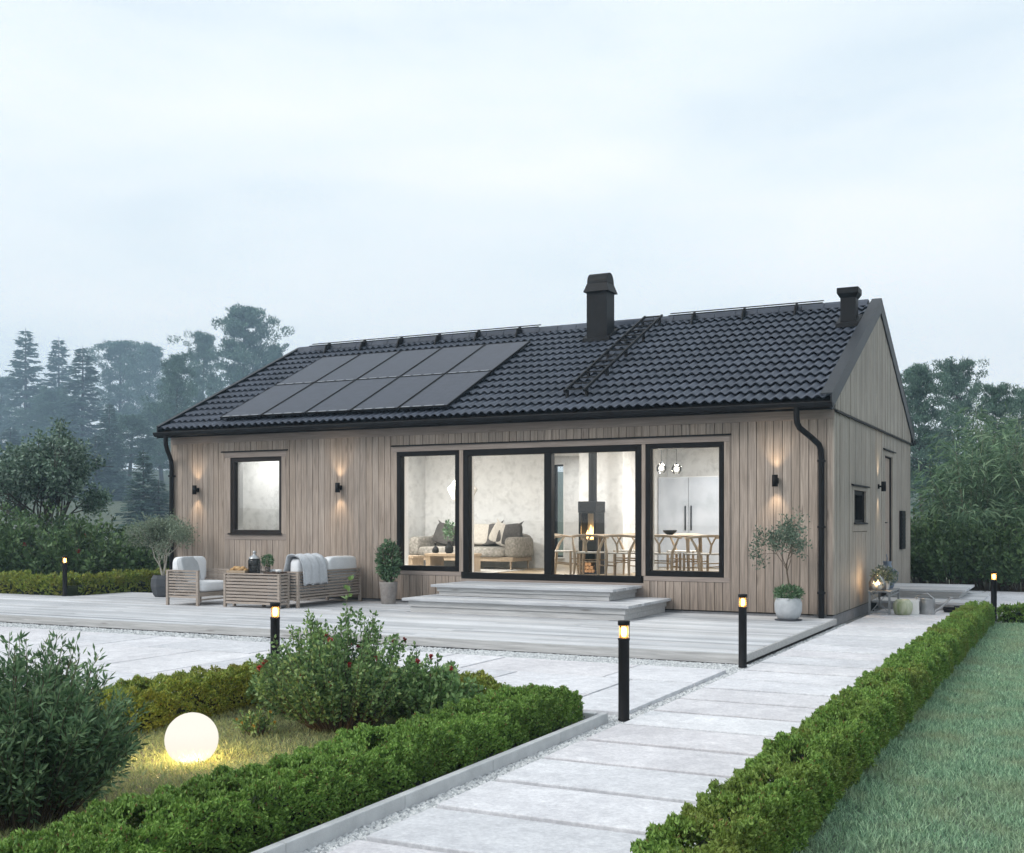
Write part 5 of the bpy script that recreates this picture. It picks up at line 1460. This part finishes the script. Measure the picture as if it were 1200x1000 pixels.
# stemmy shrubs
def shrub(name, label, loc, rx, ry, h, n_st, leaves_per, L, W, mat, seed, cat='shrub', upright=.8, base_r=.12, stem_r=.004, blossom=None, group=None, top_spiky=0.2, stem_mat=None):
    g = np.random.default_rng(seed); t = thing(name, label, cat, loc, 0, group)
    mb = MB(); Ps, Ds, Bs = [], [], []
    for i in range(n_st):
        a = g.uniform(0, 2 * PI); rr = math.sqrt(g.uniform(0, 1)); hh = h * (1 - .45 * rr ** 2) * g.uniform(.65, 1.0 + top_spiky * .5)
        b = np.array([math.cos(a) * base_r * rr, math.sin(a) * base_r * rr, 0]); e = np.array([math.cos(a) * rx * rr, math.sin(a) * ry * rr, hh])
        m = b * .5 + e * .5; m[:2] = b[:2] + (e[:2] - b[:2]) * (1 - upright * .6) * .8; m[2] = hh * .5
        e[:2] += g.normal(size=2) * .05 * h
        ts = np.linspace(0, 1, 6); pts = [(1 - q) ** 2 * b + 2 * q * (1 - q) * m + q * q * e for q in ts]
        mb.tube(pts, [stem_r * (1 - .7 * q) for q in ts], 4, caps=False)
        q = g.uniform(.22, 1.0, leaves_per) ** .8; q = q[:, None]
        P = (1 - q) ** 2 * b + 2 * q * (1 - q) * m + q * q * e; T = unit(2 * (1 - q) * (m - b) + 2 * q * (e - m))
        side = unit(g.normal(size=(leaves_per, 3))); D = T * .55 + side * .75; D[:, 2] += .1
        spread = (1 - abs(q - .6)) * L * 1.0
        Ps.append(P + side * spread * g.uniform(0, 1, (leaves_per, 1))); Ds.append(D)
        if blossom and g.uniform() < blossom[0]: Bs.append(e + np.array([0, 0, .01]))
    P = np.concatenate(Ps); D = np.concatenate(Ds); P[:, 2] = np.maximum(P[:, 2], .02); n = len(P)
    V, F = leaf_geo(P, D, g.uniform(.6, 1.2, n) * L, g.uniform(.8, 1.2, n) * W, g)
    npmesh('foliage', V, F, mat, t); mb.build('stems', stem_mat or M['twig'], t, recalc=False)
    if blossom and Bs:
        for i, b in enumerate(Bs[:90]):
            m_ = 26; d = unit(g.normal(size=(m_, 3)) + np.array([0, 0, .5])); V, F = leaf_geo(np.repeat(b[None], m_, 0), d, blossom[2], blossom[2] * .35, g)
            npmesh('bloom', V, F, blossom[1], t)
    return t


shrub('willow_shrub', 'dense dark narrow-leaved shrub at the left edge in the foreground', (-1.52, -12.72, 0),   .57, .56, 0.77, 420, 90, .050, .0066, M['willow'], 51, upright=.7, base_r=.22, top_spiky=.5)
shrub('rose_bush', 'loose rose bush with a few red blooms inside the bed', (-1.55, -9.95, 0), .66, .55, .76, 230, 80, .034, .0105, M['rose'], 52, upright=.22, base_r=.18, blossom=(.055, M['petal'], .024), top_spiky=.4)
shrub('rose_shoot', 'tall single leafy rose shoot above the rose bush', (-1.62, -9.82, 0), .09, .09, 1.04, 5, 46, .05, .016, M['rose'], 56, upright=1, base_r=.03, top_spiky=.1)
shrub('rose_bush', 'low spreading part of a rose bush at its left by the back hedge', (-2.22, -9.55, 0), .40, .36, .46, 80, 60, .042, .013, M['rose'], 53, upright=.3, base_r=.1, top_spiky=.4)
shrub('rose_bush', 'low bush with deep green leaves on the right of the rose bush', (-1.02, -9.62, 0), .42, .34, .46, 80, 60, .042, .013, M['rose'], 54, upright=.3, base_r=.1, blossom=(.06, M['petal'], .022), top_spiky=.4)
shrub('flowering_plant', 'tiny plant with yellow blooms on the grass by the globe lamp', (-1.93, -10.42, 0), .14, .14, .20, 30, 26, .03, .008, M['rose'], 55, cat='plant', upright=.4, base_r=.05, blossom=(.5, M['petaly'], .014))

# ---- far left shrubs behind the hedge
specs = [(-8, 25.0, 1.5, 1.9), (38, 26.0, 1.35, 1.65), (88, 24.6, 1.3, 1.6), (128, 26.5, 1.3, 1.6), (168, 25.4, 1.1, 1.45), (62, 28.5, 1.7, 2.0), (195, 27.5, 1.0, 1.35)]
for i, (u, d, r, h) in enumerate(specs):
    lab = ['leafy shrub at the very left edge behind the hedge', 'leafy shrub under the round dark tree, left of its stem', 'leafy shrub straight behind the left bollard lamp', 'leafy shrub right of the left bollard lamp', 'leafy shrub with pale blooms beside the house corner', 'taller leafy shrub directly below the round dark tree', 'leafy shrub tucked behind the house corner'][i]
    shrub('garden_shrub', lab, at(u, d), r, r * .7, h * .92, 110, 62, .12, .032, M['shrub'], 60 + i, upright=.3, base_r=.3, stem_r=.008, blossom=(.28 if i in (3, 4) else .10, M['petalw'] if i != 2 else M['petal'], .06), group='shrubs behind the far left hedge')


def add_sprays(parts, g, P, D, L, W, droop=0):
    parts.append(leaf_geo(np.asarray(P), np.asarray(D), L, W, g, droop=droop))


def round_tree(name, label, loc, h, r, seed, mat, L, n, cb=.2, cat='tree', limbs=9, group=None):
    g = np.random.default_rng(seed); t = thing(name, label, cat, loc, 0, group)
    mb = MB(); tips = []
    z0 = h * cb
    mb.tube([(0, 0, -.05), (.01 * h, 0, z0 * .6), (0, .01 * h, z0)], [.022 * h, .018 * h, .016 * h], 8, caps=False)
    for k in range(limbs):
        a = k * 2.4; e = .15 + .50 * g.uniform(); branchy(mb, g, (0, .01 * h, z0 * (.75 + .25 * g.uniform())), (math.cos(a) * e, math.sin(a) * e, 1), h * .27, .010 * h, 3, tips, .5, 3, 3, .3, .2, .70, .58)
    mb.build('trunk', M['bark'], t, recalc=False)
    cz = h * (.5 + cb * .5); parts = []
    C_ = np.array([p for p, d, dep in tips if dep <= 1]); q = (C_ - np.array([0, 0, cz])) / np.array([r, r, (h - h * cb) / 2]); q = np.linalg.norm(q, axis=1); C_ = C_[q < 1.05]
    per = max(1, n // max(1, len(C_)))
    P = np.repeat(C_, per, 0) + g.normal(size=(len(C_) * per, 3)) * r * .065
    D = unit(P - np.array([0, 0, cz * .8])) * .5 + g.normal(size=P.shape) * .7; D[:, 2] -= .1
    m = len(P); V, F = leaf_geo(P, D, g.uniform(.6, 1.2, m) * L, L * .27 * g.uniform(.8, 1.2, m), g); parts.append((V, F))
    V, F = merge(parts); npmesh('crown', V, F, mat, t)
    return t


round_tree('round_tree', 'dark round-crowned broadleaf tree near the left edge, pale twigs showing', at(56, 29.5), 4.5, 1.42, 71, M['dark'], .115, 22000, .16, limbs=11)


def conifer(g, h, r, mat, t, dens=1.0):
    mb = MB(); mb.tube([(0, 0, -.2), (0, 0, h * .5), (0, 0, h)], [.016 * h, .009 * h, .001 * h], 8, caps=False)
    P, D = [], []
    z = h * .06
    while z < h * .985:
        f = z / h; R_ = r * (1 - f) ** .85 + .02 * r; nb = int(7 + 3 * (1 - f))
        for k in range(nb):
            a = g.uniform(0, 2 * PI); l = R_ * g.uniform(.65, 1.15); tilt = .35 * f - .18
            d = np.array([math.cos(a), math.sin(a), tilt]); p0 = np.array([0, 0, z + g.uniform(-.01, .01) * h])
            e = p0 + d * l; e[2] += .06 * l
            mb.tube([p0, p0 + d * l * .6 - np.array([0, 0, .03 * l]), e], [.004 * h * (1 - f) + .01, .006 * 2, .006], 4, caps=False)
            m = max(5, int(dens * l / .075))
            q = g.uniform(.12, 1.0, m)[:, None]; pp = p0 + d * l * q; pp[:, 2] += -.05 * l * q[:, 0] * (1 - q[:, 0]) * 2
            sd = np.array([-math.sin(a), math.cos(a), 0]); sg = np.where(g.uniform(size=m) < .5, -1, 1)[:, None]
            dd = d * .8 + sd * sg * g.uniform(.3, 1.0, (m, 1)) + np.array([0, 0, -.28]) + g.normal(size=(m, 3)) * .2
            P.append(pp); D.append(dd)
        z += h * .019 * (1 + .25 * g.uniform())
    mb.build('trunk', M['bark'], t, recalc=False)
    P = np.concatenate(P); D = np.concatenate(D); n = len(P)
    V, F = leaf_geo(P, D, g.uniform(.6, 1.2, n) * max(.3, r * .16), max(.04, r * .022), g); npmesh('crown', V, F, mat, t)


def pine(g, h, r, mat, t, cb=.35, n=16000, pads=70, L=.34, open_=1.0):
    mb = MB(); lean = g.normal(size=2) * .012 * h
    tr = [np.array([lean[0] * math.sin(q * 3), lean[1] * q * 1.5, h * .95 * q]) for q in np.linspace(0, 1, 7)]; tr[0][2] = -.2
    mb.tube(tr, [.018 * h * (1 - .8 * q) for q in np.linspace(0, 1, 7)], 8, caps=False)
    P, D = [], []
    for k in range(pads):
        f = cb + (1 - cb) * (k + g.uniform()) / pads; a = k * 2.399 + g.uniform(-.4, .4)
        prof = math.sin(min(1, (1 - f) / (1 - cb) * 1.15 + .10) * PI * .62) ** .8
        l = r * prof * g.uniform(.38, 1.25); q = min(f, .97) * 6; i = int(q); p0 = tr[i] * (1 - (q - i)) + tr[min(i + 1, 6)] * (q - i)
        d = np.array([math.cos(a), math.sin(a), .15 + .5 * f]); e = p0 + d * l; m1 = p0 + d * l * .5 + np.array([0, 0, -.05 * l])
        mb.tube([p0, m1, e], [.005 * h * (1 - f) + .02, .02, .01], 5, caps=False)
        m = n // pads; nc = 4
        for c in range(nc):
            w = g.uniform(.35, 1.05); cc = p0 + (e - p0) * w + g.normal(size=3) * np.array([.13, .13, .05]) * l
            mm = m // nc; x = unit(g.normal(size=(mm, 3))) * g.uniform(.3, 1, (mm, 1)) ** .5 * np.array([.165, .165, .085]) * (r * .9 + l * .3) * g.uniform(.6, 1.2)
            P.append(cc + x); D.append(x * np.array([1, 1, .6]) / r + np.array([0, 0, .25]) + g.normal(size=(mm, 3)) * .35 + d * .2)
    mb.build('trunk', M['bark'], t, recalc=False)
    P = np.concatenate(P); D = np.concatenate(D); m = len(P)
    V, F = leaf_geo(P, D, g.uniform(.6, 1.25, m) * L, L * .16, g); npmesh('crown', V, F, mat, t)


def H(v, d): return 1.5 + (610.74 - v) * d / FPX


PROT = {}


def hill(r): return 16 * min(1, max(0, (r - 85) / 240)) ** 1.2


def far_tree(kind, u, v, d, wpx, lab, rot=0.0, proto=None):
    d *= (2.8 if d > 55 else 1.9) if u < 330 else 1.25
    gz = hill(d); h = H(v, d) - gz; r = wpx * d / FPX / 2
    nm = {'fir': 'spruce_tree', 'pine': 'pine_tree'}[kind]
    key = (kind, proto)
    if key not in PROT:
        g = np.random.default_rng(100 + len(PROT)); t = thing(nm, lab, 'tree')
        if kind == 'fir': conifer(g, 20.0, 4.6, M['fir'], t)
        else: pine(g, 20.0, 5.0, M['pine'], t, cb=[.30, .42, .2][proto % 3], pads=[85, 66, 100][proto % 3], n=[26000, 20000, 30000][proto % 3], L=.40)
        PROT[key] = t; o = t
    else: o = copy_tree(PROT[key])
    R0 = 4.6 if kind == 'fir' else 5.0
    x, y, _ = at(u, d); o.location = (x, y, gz - .1); o.scale = (r / R0, r / R0, h / 20.0); o.rotation_euler.z = rot
    setp(o, lab, 'tree', 'misty trees behind the garden'); return o


FT = [('fir', 30, 383, 105, 92, 'tallest hazy spruce at the far left of the skyline', 0, 0), ('fir', 69, 394, 112, 84, 'slim hazy spruce second from the left on the skyline', 2.0, 0),
      ('fir', 97, 404, 88, 96, 'darker spruce with spiky top, third along the left skyline', 4.0, 0), ('pine', 2, 440, 118, 60, 'pale hazy pine cut by the left edge of the photo', 1.0, 1),
      ('pine', 138, 396, 116, 78, 'broad pale-blue pine in the deepest mist', .3, 0), ('pine', 172, 402, 124, 66, 'pale-blue pine leaning against the broad one in the mist', 2.2, 1),
      ('pine', 207, 412, 64, 60, 'dark pine standing just left of the roof', 3.3, 2), ('pine', 281, 357, 84, 100, 'big shaggy pine rising above the left end of the roof', 5.0, 0),
      ('pine', 236, 388, 90, 52, 'pine crown between the dark pine and the big shaggy pine', 1.9, 1), ('fir', 128, 470, 62, 62, 'lower spruce in front of the broad pale pine', 1.2, 0),
      ('pine', 320, 402, 92, 60, 'pine half hidden by the left roof slope', 2.9, 2), ('fir', 168, 525, 50, 70, 'small dim spruce left of the house corner', 3.0, 0),
      ('fir', 12, 500, 70, 90, 'low dim spruce behind the round tree at the left edge', 5.1, 0), ('pine', 190, 470, 80, 80, 'mid-height misty pine beside the house corner', 4.4, 2), ('pine', 60, 455, 95, 80, 'misty pine behind the round dark tree', .9, 2),
      ('fir', 112, 508, 58, 96, 'broad dim spruce low between round tree and house corner', .7, 0), ('pine', 150, 486, 66, 84, 'loose misty pine filling the low gap left of the house', 2.5, 1), ('fir', 186, 560, 50, 80, 'smallest dim spruce close to the left downpipe', 1.9, 0),
      ('pine', 1082, 424, 52, 84, 'dark pine standing directly behind the gable', 2.1, 0), ('pine', 1124, 417, 58, 74, 'tallest pine right of the house', 4.0, 1), ('pine', 1166, 446, 44, 60, 'thin pale-green pine right of the tallest one', .5, 1),
      ('pine', 1208, 452, 48, 70, 'pine cut by the right edge of the photo', 1.3, 0), ('pine', 1100, 500, 66, 80, 'lower dim pine seen between gable and bamboo', 3.6, 2), ('fir', 1186, 520, 70, 80, 'dim spruce behind the bamboo at the right', 2.6, 0)]
for a in FT: far_tree(a[0], a[1], a[2], a[3], a[4], a[5], a[6], a[7])


# ---- bamboo clump and dark shrubs on the right
def bamboo(label, loc, h, r, seed, n=13):
    g = np.random.default_rng(seed); t = thing('bamboo_plant', label, 'bamboo', loc, 0, 'bamboo clumps right of the house'); mb = MB(); P, D = [], []
    for i in range(n):
        a = g.uniform(0, 2 * PI); rr = g.uniform(.2, 1); hh = h * g.uniform(.45, 1.0); b = np.array([math.cos(a) * .25 * rr, math.sin(a) * .25 * rr, 0]); e = np.array([math.cos(a) * r * rr, math.sin(a) * r * rr, hh])
        m = b + (e - b) * .5; m[:2] = b[:2] + (e[:2] - b[:2]) * .22; m[2] = hh * .72
        ts = np.linspace(0, 1, 9); pts = [(1 - q) ** 2 * b + 2 * q * (1 - q) * m + q * q * e for q in ts]
        mb.tube(pts, [.017 * (1 - .75 * q) for q in ts], 6, caps=False)
        for k in range(26):
            q = g.uniform(.22, 1); p = (1 - q) ** 2 * b + 2 * q * (1 - q) * m + q * q * e; sd = unit(g.normal(size=3)); sd[2] *= .4; tw = p + sd * g.uniform(.1, .42)
            mb.tube([p, tw], [.004, .002], 3, caps=False)
            c = 8; P.append(tw + g.normal(size=(c, 3)) * .08); dd = sd * .9 + g.normal(size=(c, 3)) * .55; dd[:, 2] -= .25; D.append(dd)
    mb.build('culms', M['culm'], t, recalc=False)
    P = np.concatenate(P); D = np.concatenate(D); m = len(P); V, F = leaf_geo(P, D, g.uniform(.6, 1.25, m) * .29, .018, g, droop=.15); npmesh('foliage', V, F, M['bamboo'], t)


for i, (u, d, v, r, lab) in enumerate(((1100, 27.0, 520, 1.0, 'bamboo clump nearest the gable'), (1136, 25.6, 478, 1.15, 'tall bamboo clump left of the far bollard lamp'), (1172, 26.4, 470, 1.2, 'tall bamboo clump right behind the far bollard lamp'), (1204, 25.2, 486, 1.1, 'bamboo clump at the right edge of the photo'), (1160, 28.5, 462, 1.2, 'tallest bamboo clump, standing behind the others'))):
    bamboo(lab, at(u, d), H(v, d) * .92, r, 80 + i, 12)
for i, (u, d, r, h, lab) in enumerate(((1082, 26.0, 1.0, 1.9, 'dark glossy shrub right behind the gable corner'), (1118, 25.0, .9, 1.6, 'dark glossy shrub under the bamboo nearest the gable'), (1158, 24.6, 1.0, 1.6, 'dark glossy shrub left of the far bollard lamp'), (1200, 24.2, 1.0, 1.6, 'dark glossy shrub right of the far bollard lamp'))):
    shrub('dark_shrub', lab, at(u, d), r, r * .7, h * .9, 120, 66, .11, .030, M['shrub'], 90 + i, upright=.35, base_r=.35, stem_r=.008, group='dark shrubs under the bamboo')

# ================================================================== AIR, SKY, SUN, CAMERA
m, nt, out = new_mat('evening_mist')
pv = N(nt, 'ShaderNodeVolumePrincipled'); pv.inputs['Color'].default_value = (0.56, 0.78, 1.0, 1); pv.inputs['Density'].default_value = 0.0014; pv.inputs['Anisotropy'].default_value = 0.1
pv.inputs['Density Attribute'].default_value = ''; pv.inputs['Color Attribute'].default_value = '' if 'Color Attribute' in pv.inputs else ''
nt.links.new(pv.outputs[0], out.inputs['Volume'])
m.cycles.homogeneous_volume = True
mb = MB(); mb.box(-380, 380, -130, 430, -6, 64)
setp(mb.build('haze', m), 'thin bluish evening mist over the garden and woods', 'haze', kind='stuff')

SUN_EL, SUN_AZ = R(38), R(215)   # azimuth measured clockwise from +y
w = bpy.data.worlds.new('World'); scene.world = w; w.use_nodes = True
nt = w.node_tree; nt.nodes.clear()
wo = N(nt, 'ShaderNodeOutputWorld'); bg = N(nt, 'ShaderNodeBackground'); bg.inputs['Strength'].default_value = 0.143
sky = N(nt, 'ShaderNodeTexSky'); sky.sky_type = 'NISHITA'; sky.sun_disc = False; sky.sun_elevation = SUN_EL; sky.sun_rotation = SUN_AZ; sky.air_density = 1.2; sky.dust_density = 2.5; sky.ozone_density = 1.5
tc = N(nt, 'ShaderNodeTexCoord'); mp = N(nt, 'ShaderNodeMapping'); mp.inputs['Scale'].default_value = (1.0, 1.0, 4.2)
nz = N(nt, 'ShaderNodeTexNoise'); nz.inputs['Scale'].default_value = 1.5; nz.inputs['Detail'].default_value = 7; nz.inputs['Roughness'].default_value = .52; nz.inputs['Distortion'].default_value = .35
nt.links.new(tc.outputs['Generated'], mp.inputs['Vector']); nt.links.new(mp.outputs[0], nz.inputs['Vector'])
rp_ = ramp(nt, [(6.0, 6.9, 7.5), (7.7, 8.2, 8.4), (8.6, 8.75, 8.75)], (.34, .50, .64)); nt.links.new(nz.outputs['Fac'], rp_.inputs['Fac'])
mx = N(nt, 'ShaderNodeMixRGB'); mx.inputs['Fac'].default_value = 0.9
nt.links.new(sky.outputs['Color'], mx.inputs['Color1']); nt.links.new(rp_.outputs['Color'], mx.inputs['Color2'])
nt.links.new(mx.outputs['Color'], bg.inputs['Color']); nt.links.new(bg.outputs[0], wo.inputs['Surface'])

sd = Vector((math.sin(SUN_AZ) * math.cos(SUN_EL), math.cos(SUN_AZ) * math.cos(SUN_EL), math.sin(SUN_EL)))
so = light('sun', 'SUN', (0, -30, 40), 2.0, (1.0, .97, .94), angle=R(32))
so.rotation_euler = sd.to_track_quat('Z', 'Y').to_euler()

cam = bpy.data.cameras.new('camera'); co = bpy.data.objects.new('camera', cam); COL.objects.link(co)
co.location = CAM; co.rotation_euler = (PI / 2, 0, YAW)
cam.sensor_fit = 'HORIZONTAL'; cam.sensor_width = 36; cam.lens = 36 * FPX / 1200; cam.shift_y = 110.74 / 1200; cam.clip_start = .05; cam.clip_end = 2000
scene.camera = co
vs = scene.view_settings; vs.view_transform = 'Standard'; vs.look = 'None'; vs.exposure = 0; vs.gamma = 1; vs.use_curve_mapping = False
cy = scene.cycles
cy.use_denoising = True; cy.denoiser = 'OPENIMAGEDENOISE'; cy.max_bounces = 8; cy.diffuse_bounces = 3; cy.glossy_bounces = 3; cy.transmission_bounces = 6; cy.transparent_max_bounces = 16; cy.volume_bounces = 0
cy.caustics_reflective = False; cy.caustics_refractive = False; cy.sample_clamp_indirect = 4; cy.use_adaptive_sampling = True; cy.adaptive_threshold = .02
